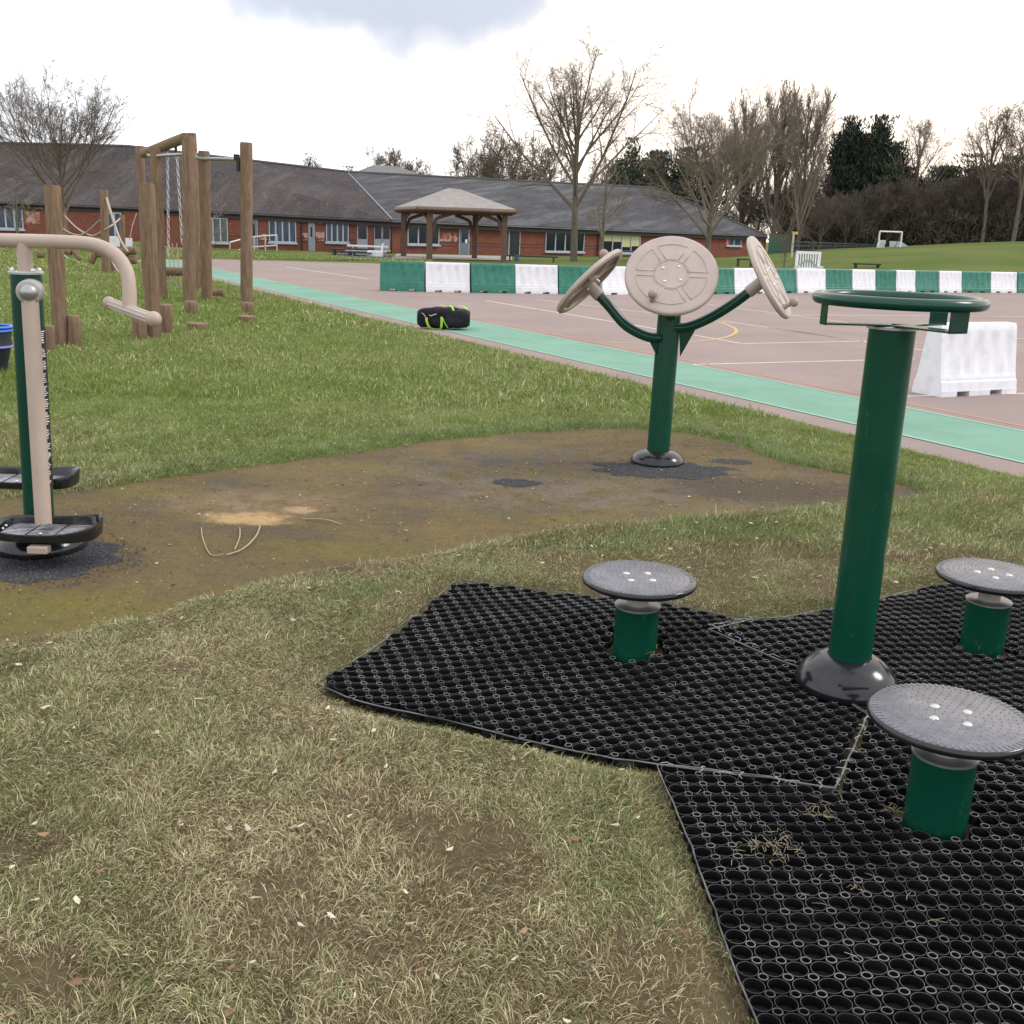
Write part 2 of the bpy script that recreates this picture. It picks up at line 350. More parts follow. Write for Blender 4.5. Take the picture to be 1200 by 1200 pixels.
# ------------------------------------------------------------------ ground sheets
def grid(xs, ys):
    X, Y = np.meshgrid(xs, ys); nx, ny = len(xs), len(ys)
    i = np.arange(ny-1)[:, None]*nx + np.arange(nx-1)[None, :]
    F = np.stack([i, i+1, i+nx+1, i+nx], -1).reshape(-1, 4)
    return X.ravel(), Y.ravel(), F
xs = np.concatenate([np.array([-900, -400, -200, -120, -80, -60]), np.arange(-50, -7, 1.0), np.arange(-7, 7, 0.045), np.arange(7, 50, 1.0), np.array([50, 60, 80, 120, 200, 400, 900])])
ys = np.concatenate([np.array([-300, -60, -20, -5, 0.0]), np.arange(0.8, 12, 0.045), np.arange(12, 26, 0.3), np.arange(26, 120, 1.0), np.array([120, 140, 180, 260, 400, 700, 1200])])
gx, gy, gf = grid(xs, ys)
gz = ground_z(gx, gy)
# ---- soil and turf material
nt = NT('turf_soil', 0.95)
n_big = nt.noise(0.35, 5); n_mid = nt.noise(2.2, 6); n_fine = nt.noise(22, 6, rough=0.75); n_tiny = nt.noise(90, 4)
sepn = nt.n.new('ShaderNodeSeparateXYZ'); nt.l.new(nt.pos, sepn.inputs[0])
fgreen = nt.mapr(nt.math('ADD', sepn.outputs[1], nt.math('MULTIPLY', n_big, 3.0)), 5.5, 9.0, 0, 1, True)
far = nt.mapr(sepn.outputs[1], 9.0, 20.0, 0, 1, True)
soil = nt.mix(nt.mapr(n_mid, 0.35, 0.65), (0.115, 0.085, 0.050), (0.075, 0.066, 0.034))
soil = nt.mix(nt.mapr(n_fine, 0.3, 0.7), soil, (0.15, 0.125, 0.068))
gr = nt.mix(nt.mapr(n_fine, 0.3, 0.7), (0.080, 0.115, 0.024), (0.145, 0.195, 0.046))
gfar = nt.mix(nt.mapr(n_mid, 0.35, 0.7), (0.110, 0.185, 0.030), (0.175, 0.235, 0.052))
gfar = nt.mix(nt.mapr(nt.noise(0.12, 6), 0.42, 0.66), gfar, (0.215, 0.215, 0.075))
gfar = nt.mix(nt.mapr(n_fine, 0.35, 0.75, 0, 0.45), gfar, (0.06, 0.085, 0.02))
c = nt.mix(fgreen, soil, gr); c = nt.mix(far, c, gfar)
bankf = nt.mapr(sepn.outputs[1], 36.0, 46.0, 0, 1, True)
c = nt.mix(bankf, c, nt.mix(nt.mapr(nt.noise(0.15, 6), 0.38, 0.66), (0.085, 0.125, 0.028), (0.145, 0.155, 0.055)))
nt.bump(n_fine, 0.02); nt.b.inputs['Specular IOR Level'].default_value = 0.05; turf = nt.out(c)
keep = gf
ground = arrmesh('ground', np.stack([gx, gy, gz], 1), [keep], turf, smooth=180); tag(ground, kind='structure')
# ---- bare mossy patch
nt = NT('mossy_old_surface', 0.9)
n1 = nt.noise(1.1, 6); n2 = nt.noise(4.5, 7, rough=0.7); n3 = nt.noise(60, 5, rough=0.8); n4 = nt.noise(0.7, 4, stretch=(1, 2.0, 1))
c = nt.mix(nt.mapr(n1, 0.36, 0.64), (0.180, 0.130, 0.058), (0.120, 0.088, 0.046))
c = nt.mix(nt.mapr(n4, 0.52, 0.75, 0, .7), c, (0.19, 0.165, 0.035))
c = nt.mix(nt.mapr(n2, 0.55, 0.80, 0, 0.8), c, (0.080, 0.068, 0.050))
c = nt.mix(nt.mapr(nt.noise(2.2, 7, rough=.75), 0.50, 0.66, 0, .75), c, (0.105, 0.092, 0.072))
q = G(690, 560); c = nt.mix(nt.math('MULTIPLY', nt.spot((q.x, q.y), 1.5, 0.6, 0.35, 2.5, 0.7), nt.mapr(n2, 0.40, 0.60)), c, (0.185, 0.155, 0.115))
q = G(640, 545); c = nt.mix(nt.math('MULTIPLY', nt.spot((q.x, q.y), 1.0, 0.5, 0.4, 3, 0.5), nt.mapr(n2, 0.42, 0.62, 0, 0.8)), c, (0.075, 0.065, 0.055))
q = G(895, 575); c = nt.mix(nt.math('MULTIPLY', nt.spot((q.x, q.y), 0.7, 0.5, 0.3, 3, 0.6), 0.75), c, (0.075, 0.062, 0.048))
q = G(40, 720); c = nt.mix(nt.math('MULTIPLY', nt.spot((q.x, q.y), 0.7, 0.6, 0.4, 3, 0.5), 0.7), c, (0.175, 0.150, 0.035))
q = G(300, 590); c = nt.mix(nt.math('MULTIPLY', nt.spot((q.x, q.y), 0.62, 0.7, 0.4, 5, 0.55), nt.mapr(n2, 0.35, 0.6)), c, (0.26, 0.185, 0.11))
q = G(290, 608); c = nt.mix(nt.spot((q.x, q.y), 0.25, 0.6, 0.5, 9, 0.55), c, (0.50, 0.33, 0.16))
q = G(350, 598); c = nt.mix(nt.spot((q.x, q.y), 0.10, 0.6, 0.5, 12, 0.8), c, (0.42, 0.29, 0.16))
n5 = nt.noise(16, 7, rough=0.8); n6 = nt.noise(140, 3, rough=0.7)
c = nt.mix(nt.mapr(n5, 0.50, 0.72, 0, 0.75), c, (0.070, 0.056, 0.036)); c = nt.mix(nt.mapr(n5, 0.26, 0.44, 0.55, 0), c, (0.19, 0.145, 0.08))
c = nt.mix(nt.mapr(n3, 0.56, 0.70, 0, 0.6), c, (0.25, 0.195, 0.125)); c = nt.mix(nt.mapr(n3, 0.30, 0.44, 0.8, 0), c, (0.045, 0.037, 0.026)); c = nt.mix(nt.mapr(n6, 0.60, 0.70, 0, 0.6), c, (0.32, 0.27, 0.20))
nt.bump(nt.math('ADD', nt.math('MULTIPLY', n3, 0.6), nt.math('ADD', n2, n5)), 0.012); dirt_m = nt.out(c)
dx_, dy_, df_ = grid(np.arange(-7.2, 4.2, 0.05), np.arange(3.2, 9.6, 0.05))
sel = dirt_sd(dx_, dy_) < 0.12
dzv = 0.004*(fbm(dx_, dy_, 0.3, 9)-0.5) + 0.0*dx_ + 0.003
okf = sel[df_].all(1)
used = np.unique(df_[okf]); remap = -np.ones(len(dx_), int); remap[used] = np.arange(len(used))
o = arrmesh('dirt_path', np.stack([dx_, dy_, dzv], 1)[used], [remap[df_[okf]]], dirt_m, smooth=180); tag(o, kind='structure')
# ---- court
def sheet(name, poly, z, m, thick=0.0, kind='structure', subdiv=False):
    mb = MB(); mb.add([(x, y, z) for x, y in poly], [tuple(range(len(poly)))])
    a = sum(poly[i][0]*poly[(i+1) % len(poly)][1]-poly[(i+1) % len(poly)][0]*poly[i][1] for i in range(len(poly)))
    if a < 0: mb.f = [tuple(reversed(f)) for f in mb.f]
    o = mb.build(name, m, smooth=0)
    if kind: o['kind'] = kind
    return o
nt = NT('faded_red_tarmac', 0.85)
n1 = nt.noise(0.5, 6); n2 = nt.noise(3, 6); n3 = nt.noise(90, 4, rough=0.8)
c = nt.mix(nt.mapr(n1, 0.35, 0.65), (0.360, 0.280, 0.255), (0.295, 0.232, 0.212)); c = nt.mix(nt.mapr(n2, 0.35, 0.8, 0, 0.5), c, (0.30, 0.225, 0.21))
c = nt.mix(nt.mapr(nt.noise(0.22, 4, stretch=(1, 3, 1)), 0.55, 0.75, 0, 0.35), c, (0.23, 0.19, 0.18))
c = nt.mix(nt.mapr(n3, 0.35, 0.65, 0, 0.35), c, (0.17, 0.13, 0.12)); nt.bump(n3, 0.002); tarmac = nt.out(c)
nt = NT('mint_green_paint', 0.8)
n1 = nt.noise(0.8, 6); n2 = nt.noise(5, 6); n3 = nt.noise(80, 4, rough=0.8)
c = nt.mix(nt.mapr(n1, 0.35, 0.65), (0.200, 0.385, 0.285), (0.155, 0.30, 0.225)); c = nt.mix(nt.mapr(n2, 0.42, 0.72, 0, 0.7), c, (0.24, 0.34, 0.27))
c = nt.mix(nt.mapr(n3, 0.5, 0.75, 0, 0.4), c, (0.16, 0.24, 0.19)); nt.bump(n3, 0.002); mint = nt.out(c)
def line_mat(name, col):
    nt = NT(name, 0.8); n2 = nt.noise(7, 6, rough=0.75); n1 = nt.noise(60, 4)
    c = nt.mix(nt.mapr(nt.math('ADD', n2, nt.math('MULTIPLY', n1, 0.5)), 0.74, 1.0, 0, 0.9), col, (0.39, 0.29, 0.265)); return nt.out(c)
white_line = line_mat('worn_white_line', (0.72, 0.64, 0.60)); orange_line = line_mat('worn_orange_line', (0.48, 0.26, 0.15)); mint_edge = line_mat('worn_mint_edge', (0.26, 0.50, 0.36)); yellow_line = line_mat('worn_yellow_line', (0.58, 0.40, 0.16))
# densify court edge along the grass with little nibbles
cp = []
a, b = Vector(court_poly[0]), Vector(court_poly[1]); nn = 260
perp = Vector((-(b-a).y, (b-a).x)).normalized()
for i in range(nn+1):
    p = a.lerp(b, i/nn); p = p + perp*float(0.12*(fbm(p.x, p.y, 0.5, 77)-0.5)); cp.append((p.x, p.y))
sheet('sports_court', cp + court_poly[2:], 0.004, tarmac)
sheet('green_track', [edge(g_lo, near_l), edge(g_lo, 31.0), edge(g_hi, 31.2), edge(g_hi, near_l)], 0.0068, mint)
def line(name, a, b, wd, m, z=0.0062):
    a, b = Vector(a[:2]), Vector(b[:2]); n = Vector((-(b-a).y, (b-a).x)).normalized()*wd/2
    return sheet(name, [tuple(a-n), tuple(b-n), tuple(b+n), tuple(a+n)], z, m)
for pa, pb, wd in [((569, 352.5), (770, 386), .06), ((628, 351), (780, 369), .05), ((830, 357), (1060, 387), .05), ((847, 376.5), (1010, 400), .05), ((869, 403), (1072, 399), .05), ((813, 393), (869, 403), .05),
                   ((800, 428), (1072, 421), .05), ((900, 384), (1090, 412), .05), ((1060, 465), (1300, 459), .05), ((900, 369), (1300, 372), .05), ((335, 313), (432, 327), .07), ((1085, 398), (1300, 396), .05)]:
    line('court_line', G(*pa), G(*pb), wd, white_line)
op = gp([(1067, 474)])[0]; line('court_line', edge(op, -9), edge(op, 26), 0.055, orange_line, 0.0064)
line('track_edge', edge(g_lo, near_l), edge(g_lo, 31), 0.05, mint_edge, 0.0096); line('track_edge', edge(g_hi, near_l), edge(g_hi, 31.2), 0.05, mint_edge, 0.0096)
arc = gp([(700, 401), (760, 403), (796, 401.7), (841, 397.5), (860, 391.5), (862, 386), (850, 380), (835, 376), (800, 371)])
mb = MB(); cen = Vector((sum(p[0] for p in arc[2:8])/6, sum(p[1] for p in arc[2:8])/6)); V_ = []; F_ = []
aa = [Vector(p) for p in arc]; fine = []
for i in range(len(aa)-1):
    p0, p1, p2, p3 = aa[max(i-1, 0)], aa[i], aa[i+1], aa[min(i+2, len(aa)-1)]
    for k in range(6):
        t = k/6; fine.append(0.5*((2*p1)+(p2-p0)*t+(2*p0-5*p1+4*p2-p3)*t*t+(3*p1-p0-3*p2+p3)*t**3))
for i, p in enumerate(fine):
    d = (fine[min(i+1, len(fine)-1)]-fine[max(i-1, 0)]).normalized(); n = Vector((-d.y, d.x))*0.03
    V_ += [(p.x-n.x, p.y-n.y, 0.0066), (p.x+n.x, p.y+n.y, 0.0066)]
    if i: F_.append((2*i-2, 2*i, 2*i+1, 2*i-1))
mb.add(V_, F_); tag(mb.build('court_line', yellow_line, smooth=0), kind='structure')
# paths by the building
PATHM = mat('dark_tarmac', (0.10, 0.095, 0.095), 0.9, var=0.2, scale=3, world=True)
def drape(name, pts, m, dz=0.02, n=24):
    # a strip laid over the sloping ground: pts = near edge and far edge polylines (two points each) in pixels
    a, b, c, d = [G(*p) for p in pts]; V = []; F = []
    for i in range(n+1):
        for j in range(7):
            p = a.lerp(b, i/n).lerp(d.lerp(c, i/n), j/6); V.append((p.x, p.y, float(ground_z(p.x, p.y))+dz))
    for i in range(n):
        for j in range(6): k = i*7+j; F.append((k, k+7, k+8, k+1))
    mb = MB(); mb.add(V, F); return tag(mb.build(name, m, smooth=180), kind='structure')
drape('path', [(395, 305.2), (462, 305.5), (452, 297.5), (402, 297.2)], PATHM)
drape('path', [(458, 305), (600, 306.5), (600, 301.5), (465, 298.5)], concrete, 0.03)
# ------------------------------------------------------------------ grass
def in_view(x, y, marg=1.0):
    d = y*math.cos(PITCH) + EYE*math.sin(PITCH)*0
    return np.abs(x) < (0.52*np.maximum(y, 0.5) + marg)
BARE = [(G(a, b).x, G(a, b).y, c, d) for a, b, c, d in ((90, 1010, .16, .22), (200, 800, .16, .14), (300, 1050, .14, .24), (60, 1170, .2, .22), (560, 1010, .10, .16), (420, 850, .08, .2), (260, 1110, .12, .18), (130, 870, .2, .1))]
def blades(n, x0, x1, y0, y1, ln, wd, lay, seed, dens=None):
    r = np.random.default_rng(seed)
    x = r.uniform(x0, x1, n); y = r.uniform(y0, y1, n)
    k = in_view(x, y, 0.7); x, y = x[k], y[k]
    cs = court_sd(x, y); k = cs > 0.02 + 0.07*(noise(x, y, 0.25, 70)-0.3); x, y = x[k], y[k]
    ds = dirt_sd(x, y); k = ds > r.uniform(-0.12, 0.05, len(x))*1.0; x, y, ds = x[k], y[k], ds[k]
    ms = mats_sd(x, y); k = ms > -0.015 + 0.04*(noise(x, y, 0.1, 71)-0.5); x, y, ds, ms = x[k], y[k], ds[k], ms[k]
    # sparse worn spots in the foreground
    fg = sst(6.0, 4.2, y)
    bare = fbm(x, y, 0.45, 50, 4)
    for bx, by, brd, bs in BARE: bare = bare + 0.8*bs*np.exp(-((x-bx)**2+((y-by)*1.3)**2)/brd**2)*(0.6+0.8*noise(x, y, 0.09, 99))
    k = r.random(len(x)) > fg*sst(0.55, 0.74, bare)*0.85
    x, y, ds, ms, bare, fg = x[k], y[k], ds[k], ms[k], bare[k], fg[k]
    n = len(x); z = ground_z(x, y)
    # direction: clumps share a combing direction
    ang = 2*math.pi*(1.6*fbm(x, y, 0.25, 60, 2)) + r.normal(0, 1.25, n) + 3.0*noise(x, y, 0.05, 61)
    L_ = ln*r.lognormal(0, 0.38, n)*(0.80+0.4*fbm(x, y, 0.3, 62, 2)); L_ *= np.where(ms < 0.12, 0.75, 1)
    tilt = np.clip(lay + r.normal(0, 0.28, n) - 0.5*(noise(x, y, 0.12, 63)-0.5)*fg, 0.08, 1.5)   # from the vertical
    W = wd*r.uniform(0.6, 1.3, n)
    dx, dy = np.cos(ang), np.sin(ang); sx, sy = -dy, dx
    tw = r.uniform(-0.8, 0.8, n); sxx, syy, szz = sx*np.cos(tw), sy*np.cos(tw), np.sin(tw)
    h1 = L_*0.5; t1 = tilt*0.75; t2 = np.minimum(tilt*1.25, 1.75)
    b = np.stack([x, y, z-0.003], 1)
    m = b + np.stack([dx*np.sin(t1)*h1, dy*np.sin(t1)*h1, np.cos(t1)*h1+0.003], 1)
    e = m + np.stack([dx*np.sin(t2)*h1, dy*np.sin(t2)*h1, np.cos(t2)*h1], 1)
    e[:, 2] = np.maximum(e[:, 2], z+0.002)
    S = np.stack([sxx, syy, szz], 1)*W[:, None]/2
    V = np.stack([b-S, b+S, m+S*0.9, m-S*0.9, e], 1).reshape(-1, 3)
    # colours
    f_green = np.clip(sst(4.6, 8.0, y+2.0*(fbm(x, y, 1.6, 64)-0.5)) + 0.0, 0, 1)
    patch = fbm(x, y, 0.6, 65, 4); patch2 = fbm(x, y, 2.4, 66, 3)
    pg = 0.55 + 1.5*(patch-0.5) + 0.5*(patch2-0.5) - 0.35*sst(0.5, 0.7, bare); pg = pg*(1-f_green) + f_green*(0.86+0.5*(patch2-0.5))
    pg = np.clip(pg, 0.05, 0.97)
    isg = r.random(n) < pg; v = r.random(n)[:, None]
    gcol = np.array([0.090, 0.125, 0.038])*(1-v) + np.array([0.300, 0.335, 0.145])*v
    gcol2 = np.array([0.128, 0.185, 0.038])*(1-v) + np.array([0.265, 0.325, 0.100])*v
    gcol = gcol*(1-f_green[:, None]) + gcol2*f_green[:, None]
    v3 = v**1.6; straw = np.array([0.24, 0.200, 0.100])*(1-v3) + np.array([0.74, 0.66, 0.42])*v3
    brown = np.array([0.16, 0.115, 0.065])*(1-v) + np.array([0.28, 0.21, 0.13])*v
    col = np.where(isg[:, None], gcol, straw); isb = r.random(n) < (0.10 + 0.5*sst(0.5, 0.72, bare))*(1-0.8*f_green); col = np.where(isb[:, None], brown, col)
    # the turf lip along the bare patch is bluer and longer
    edge_ = np.exp(-(ds/0.25)**2)*f_green; col = col*(1-0.35*edge_[:, None]) + np.array([0.17, 0.25, 0.14])*0.35*edge_[:, None]
    shade = (0.97+0.34*r.random(n))[:, None]
    cc = np.concatenate([col*shade, np.ones((n, 1))], 1); cc = np.repeat(cc, 5, axis=0)
    return V, cc
def blade_obj(name, parts):
    V = np.concatenate([p[0] for p in parts]); cc = np.concatenate([p[1] for p in parts]); n = len(V)//5; i = np.arange(n)[:, None]*5
    Q = np.concatenate([i, i+1, i+2, i+3], 1); T = np.concatenate([i+3, i+2, i+4], 1)
    nt = NT(name, 0.55); at = nt.n.new('ShaderNodeAttribute'); at.attribute_name = 'col'
    nt.b.inputs['Specular IOR Level'].default_value = 0.15
    m = nt.out(at.outputs['Color'])
    tr = nt.n.new('ShaderNodeBsdfTranslucent'); nt.l.new(at.outputs['Color'], tr.inputs[0]); mx = nt.n.new('ShaderNodeMixShader'); mx.inputs[0].default_value = 0.3
    nt.l.new(nt.b.outputs[0], mx.inputs[1]); nt.l.new(tr.outputs[0], mx.inputs[2]); nt.l.new(mx.outputs[0], nt.n['Material Output'].inputs[0])
    o = arrmesh(name, V, [Q, T], m, colors=cc); tag(o, kind='stuff'); print(name, n)
    return o
g1 = blades(1000000, -3.2, 3.2, 1.2, 4.9, 0.024, 0.0018, 1.32, 1)
g1b = blades(50000, -3.2, 3.2, 1.2, 4.9, 0.022, 0.0016, 0.9, 5)
g1c = blades(7000, -3.2, 3.2, 1.2, 5.5, 0.042, 0.0022, 1.32, 8)
g2 = blades(750000, -5.4, 5.4, 4.9, 9.0, 0.028, 0.0030, 0.90, 2)
g3 = blades(420000, -8.5, 8.0, 9.0, 15.0, 0.042, 0.0075, 0.70, 3)
g4 = blades(330000, -16, 3.0, 15.0, 30.0, 0.05, 0.015, 0.70, 4)
g5 = blades(120000, -26, -4.0, 30.0, 50.0, 0.06, 0.03, 0.75, 6)
o = blade_obj('grass', [g1, g1b, g1c, g2, g3, g4, g5]); tag(o, 'short mixed green and straw grass around the bare patch and mats', 'grass')
# ------------------------------------------------------------------ rubber mats
def rubber_mat(poly, u_dir, label, seed, holes=()):
    u_dir = Vector((u_dir[0], u_dir[1])).normalized(); v_dir = Vector((-u_dir.y, u_dir.x)); o = Vector(poly[0]); pitch = 0.053
    A = np.array(poly); rel = A - np.array(o); us = rel @ np.array(u_dir); vs_ = rel @ np.array(v_dir)
    iu = np.arange(math.floor(us.min()/pitch)-1, us.max()/pitch+2); iv = np.arange(math.floor(vs_.min()/pitch)-1, vs_.max()/pitch+2)
    U, Vv = np.meshgrid(iu, iv); U = U.ravel()*pitch; Vv = Vv.ravel()*pitch
    def world(uu, vv):
        x = o.x + uu*u_dir.x + vv*v_dir.x; y = o.y + uu*u_dir.y + vv*v_dir.y
        # the sheet is pushed about a little
        return x + 0.034*(fbm(x, y, 0.45, seed, 2)-0.5), y + 0.034*(fbm(x, y, 0.45, seed+3, 2)-0.5)
    VV = []; FF = []; MI = []; base = 0
    def rings(cu, cv, rad, seg, zt, zb, wall):
        nonlocal base
        x, y = world(cu, cv); k = inpoly(x, y, poly) & (np.abs(x) < 0.55*y+1.3)
        d = distpoly(x, y, poly); k &= d > rad*0.72
        for hx, hy, hr in holes: k &= np.hypot(x-hx, y-hy) > hr+rad*0.4
        cu, cv = cu[k], cv[k]; n = len(cu)
        if n == 0: return
        a = np.linspace(0, 2*math.pi, seg, endpoint=False) + 0.2; prof = [(rad, zb), (rad, zt-0.0012), (rad-wall*0.3, zt), (rad-wall*0.8, zt), (rad-wall, zt-0.0012), (rad-wall, zb)]
        pts = []
        for pr, pz in prof:
            uu = cu[:, None] + pr*np.cos(a)[None, :]; vv = cv[:, None] + pr*np.sin(a)[None, :]
            X, Y = world(uu, vv); Z = matz(X, Y) + pz; pts.append(np.stack([X, Y, Z], -1))
        Pn = np.stack(pts, 1)  # n, prof, seg, 3
        VV.append(Pn.reshape(-1, 3)); m = len(prof); i = np.arange(n)[:, None, None]*m*seg; j = np.arange(m-1)[None, :, None]*seg; kk = np.arange(seg)[None, None, :]; k2 = (kk+1) % seg
        f = np.stack([i+j+kk, i+j+k2, i+j+seg+k2, i+j+seg+kk], -1).reshape(-1, 4) + base
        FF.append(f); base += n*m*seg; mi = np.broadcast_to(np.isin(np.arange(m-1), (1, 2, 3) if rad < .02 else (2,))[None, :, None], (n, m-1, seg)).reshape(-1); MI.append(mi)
    rings(U, Vv, 0.0118, 10, 0.0135, -0.012, 0.0026)
    rings(U+pitch/2, Vv+pitch/2, 0.0246, 16, 0.0110, -0.013, 0.0016)
    root = thing('rubber_mat', (o.x, o.y, 0), label, 'rubber mat', 'black honeycomb safety mats')
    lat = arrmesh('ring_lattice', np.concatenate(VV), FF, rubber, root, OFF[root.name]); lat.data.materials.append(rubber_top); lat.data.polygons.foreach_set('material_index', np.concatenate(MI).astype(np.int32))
    # web: a thin sheet below the rims
    x0, y0 = A.min(0)-0.1; x1, y1 = A.max(0)+0.1; x1 = min(x1, 3.4); y0 = max(y0, 1.0)
    X, Y, F = grid(np.arange(x0, x1, 0.03), np.arange(y0, y1, 0.03)); ins = inpoly(X, Y, poly); ok = ins[F].all(1)
    for hx, hy, hr in holes: ok &= (np.hypot(X-hx, Y-hy) > hr)[F].all(1)
    us_ = np.unique(F[ok]); rm = -np.ones(len(X), int); rm[us_] = np.arange(len(us_))
    arrmesh('web', np.stack([X, Y, matz(X, Y)-0.012], 1)[us_], [rm[F[ok]]], rubber_base, root, OFF[root.name], smooth=180)
    # rim along the outline
    mb = MB(); n = len(poly)
    pts = []
    for i in range(n):
        a, b = Vector(poly[i]), Vector(poly[(i+1) % n]); k = max(int((b-a).length/0.05), 1)
        for j in range(k):
            p = a.lerp(b, j/k)
            if p.y < 0.9 or p.x > 3.6: continue
            p = p + Vector((rnd(-1, 1), rnd(-1, 1)))*0.003; pts.append((p.x, p.y, float(matz(p.x, p.y))+0.0095))
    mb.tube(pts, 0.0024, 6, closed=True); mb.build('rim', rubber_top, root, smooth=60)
    return root
def rnd(a, b): return random.uniform(a, b)
post_c = G(990, 812); ped_n = G(1094, 972); ped_l = G(743, 770); ped_r = G(1150, 760)
holes = [(post_c.x, post_c.y, 0.15), (ped_n.x, ped_n.y, 0.10), (ped_l.x, ped_l.y, 0.105), (ped_r.x, ped_r.y, 0.10)]
def dirof(a, b): a, b = gp([a])[0], gp([b])[0]; return (b[0]-a[0], b[1]-a[1])
d_front = dirof((770, 903), (885, 1200)); d_back = dirof((372, 816), (535, 687))
rot45 = lambda d, a=0.62: (d[0]*math.cos(a)-d[1]*math.sin(a), d[0]*math.sin(a)+d[1]*math.cos(a))
rubber_mat(mats[0], rot45(d_back), 'black honeycomb rubber mat under the left stepping plate, pointed left corner in the grass', 5, holes)
rubber_mat(mats[1], d_front, 'black honeycomb rubber mat nearest the camera, filling the bottom right corner', 9, holes)
rubber_mat(mats[2], rot45(dirof((932, 789), (922, 734)), 0.5), 'black honeycomb rubber mat behind the central wheel post, wavy far edge', 13, holes)
# cable ties along the seams
mb = MB()
for (a, b) in [((770, 902), (975, 932)), ((978, 932), (1016, 851)), ((830, 750), (930, 788)), ((832, 750), (880, 739))]:
    for k in range(7):
        t = (k+rnd(0.2, 0.8))/7; px, py = a[0]+(b[0]-a[0])*t, a[1]+(b[1]-a[1])*t; p = G(px, py); z = float(matz(p.x, p.y))+0.014; an = rnd(0, 6.3)
        pts = [(p.x+0.02*s*math.cos(an)+0.008*math.sin(3*s), p.y+0.02*s*math.sin(an), z+0.006*(1-s*s)) for s in (-1, -0.5, 0, 0.5, 1)]
        mb.tube(pts, 0.0011, 4)
t_ = mb.build('cable_ties', mat('pale_cable_tie', (0.4, 0.4, 0.4), 0.4)); tag(t_, 'tiny pale cable ties stitching the mat seams', 'cable tie', kind='stuff')
# ------------------------------------------------------------------ body twister: wheel post
WY = post_c.y
wt = P(1046, 384, WY)
root = thing('wheel_post', (post_c.x, WY, 0), 'tall green post with a horizontal hand wheel on top, among the black mats', 'outdoor exercise station', 'outdoor gym equipment')
zb = float(matz(post_c.x, post_c.y)); rp = 0.0715
basep = Vector((post_c.x, WY, zb)); ax = (wt-basep).normalized()
MB().tube([basep, basep+(wt-basep)*0.5, wt], rp, 40).build('post', green, root)
mb = MB().lathe((post_c.x, WY, zb), [(0.168, 0.0), (0.174, 0.012), (0.172, 0.026), (0.158, 0.055), (0.135, 0.082), (0.105, 0.104), (0.082, 0.113), (0.074, 0.114), (0.0725, 0.105)], 64)
bc = mb.build('base_cover', dplast, root, smooth=60)
mb = MB(); qv = Vector((post_c.x-0.02, WY-0.152, zb+0.058)); mb.box(qv, (0.085, 0.012, 0.009), Matrix.Rotation(0.05, 3, 'Z')); mb.ball((post_c.x-0.07, WY-0.142, zb+0.066), 0.006, 8)
mb.build('slot', black_m, bc)
wc = P(1053.5, 352, WY-0.03); R_ = 0.243
pts = [(wc.x+R_*math.cos(a), wc.y+R_*math.sin(a), wc.z) for a in [2*math.pi*k/72 for k in range(72)]]
MB().tube(pts, 0.0185, 20, closed=True).build('wheel', dgreen, root, smooth=180)
zt = wt.z + 0.012
MB().lathe((wt.x, WY, wt.z-0.004), [(0.078, 0), (0.078, 0.008), (0.074, 0.010)], 40).build('top_plate', steel, root)
for a, wdt in ((math.radians(186), 0.045), (math.radians(-62), 0.075), (math.radians(38), 0.06)):
    mb = MB(); d = Vector((math.cos(a), math.sin(a), 0)); s = Vector((-d.y, d.x, 0))
    r_in, r_out = 0.02, R_-0.004; c0 = Vector((wc.x, wc.y, 0)); zl = wt.z+0.010; th = 0.006
    rot = Matrix((d, s, (0, 0, 1))).transposed()
    mb.box(c0+d*((r_in+r_out)/2)+Vector((0, 0, zl)), (r_out-r_in, wdt, th), rot)
    hz = wc.z-0.012-zl; mb.box(c0+d*(r_out-0.003)+Vector((0, 0, zl+hz/2)), (th, wdt+0.002, hz+0.008), rot)
    mb.build('bracket', dgreen, root, bevel=0.002)
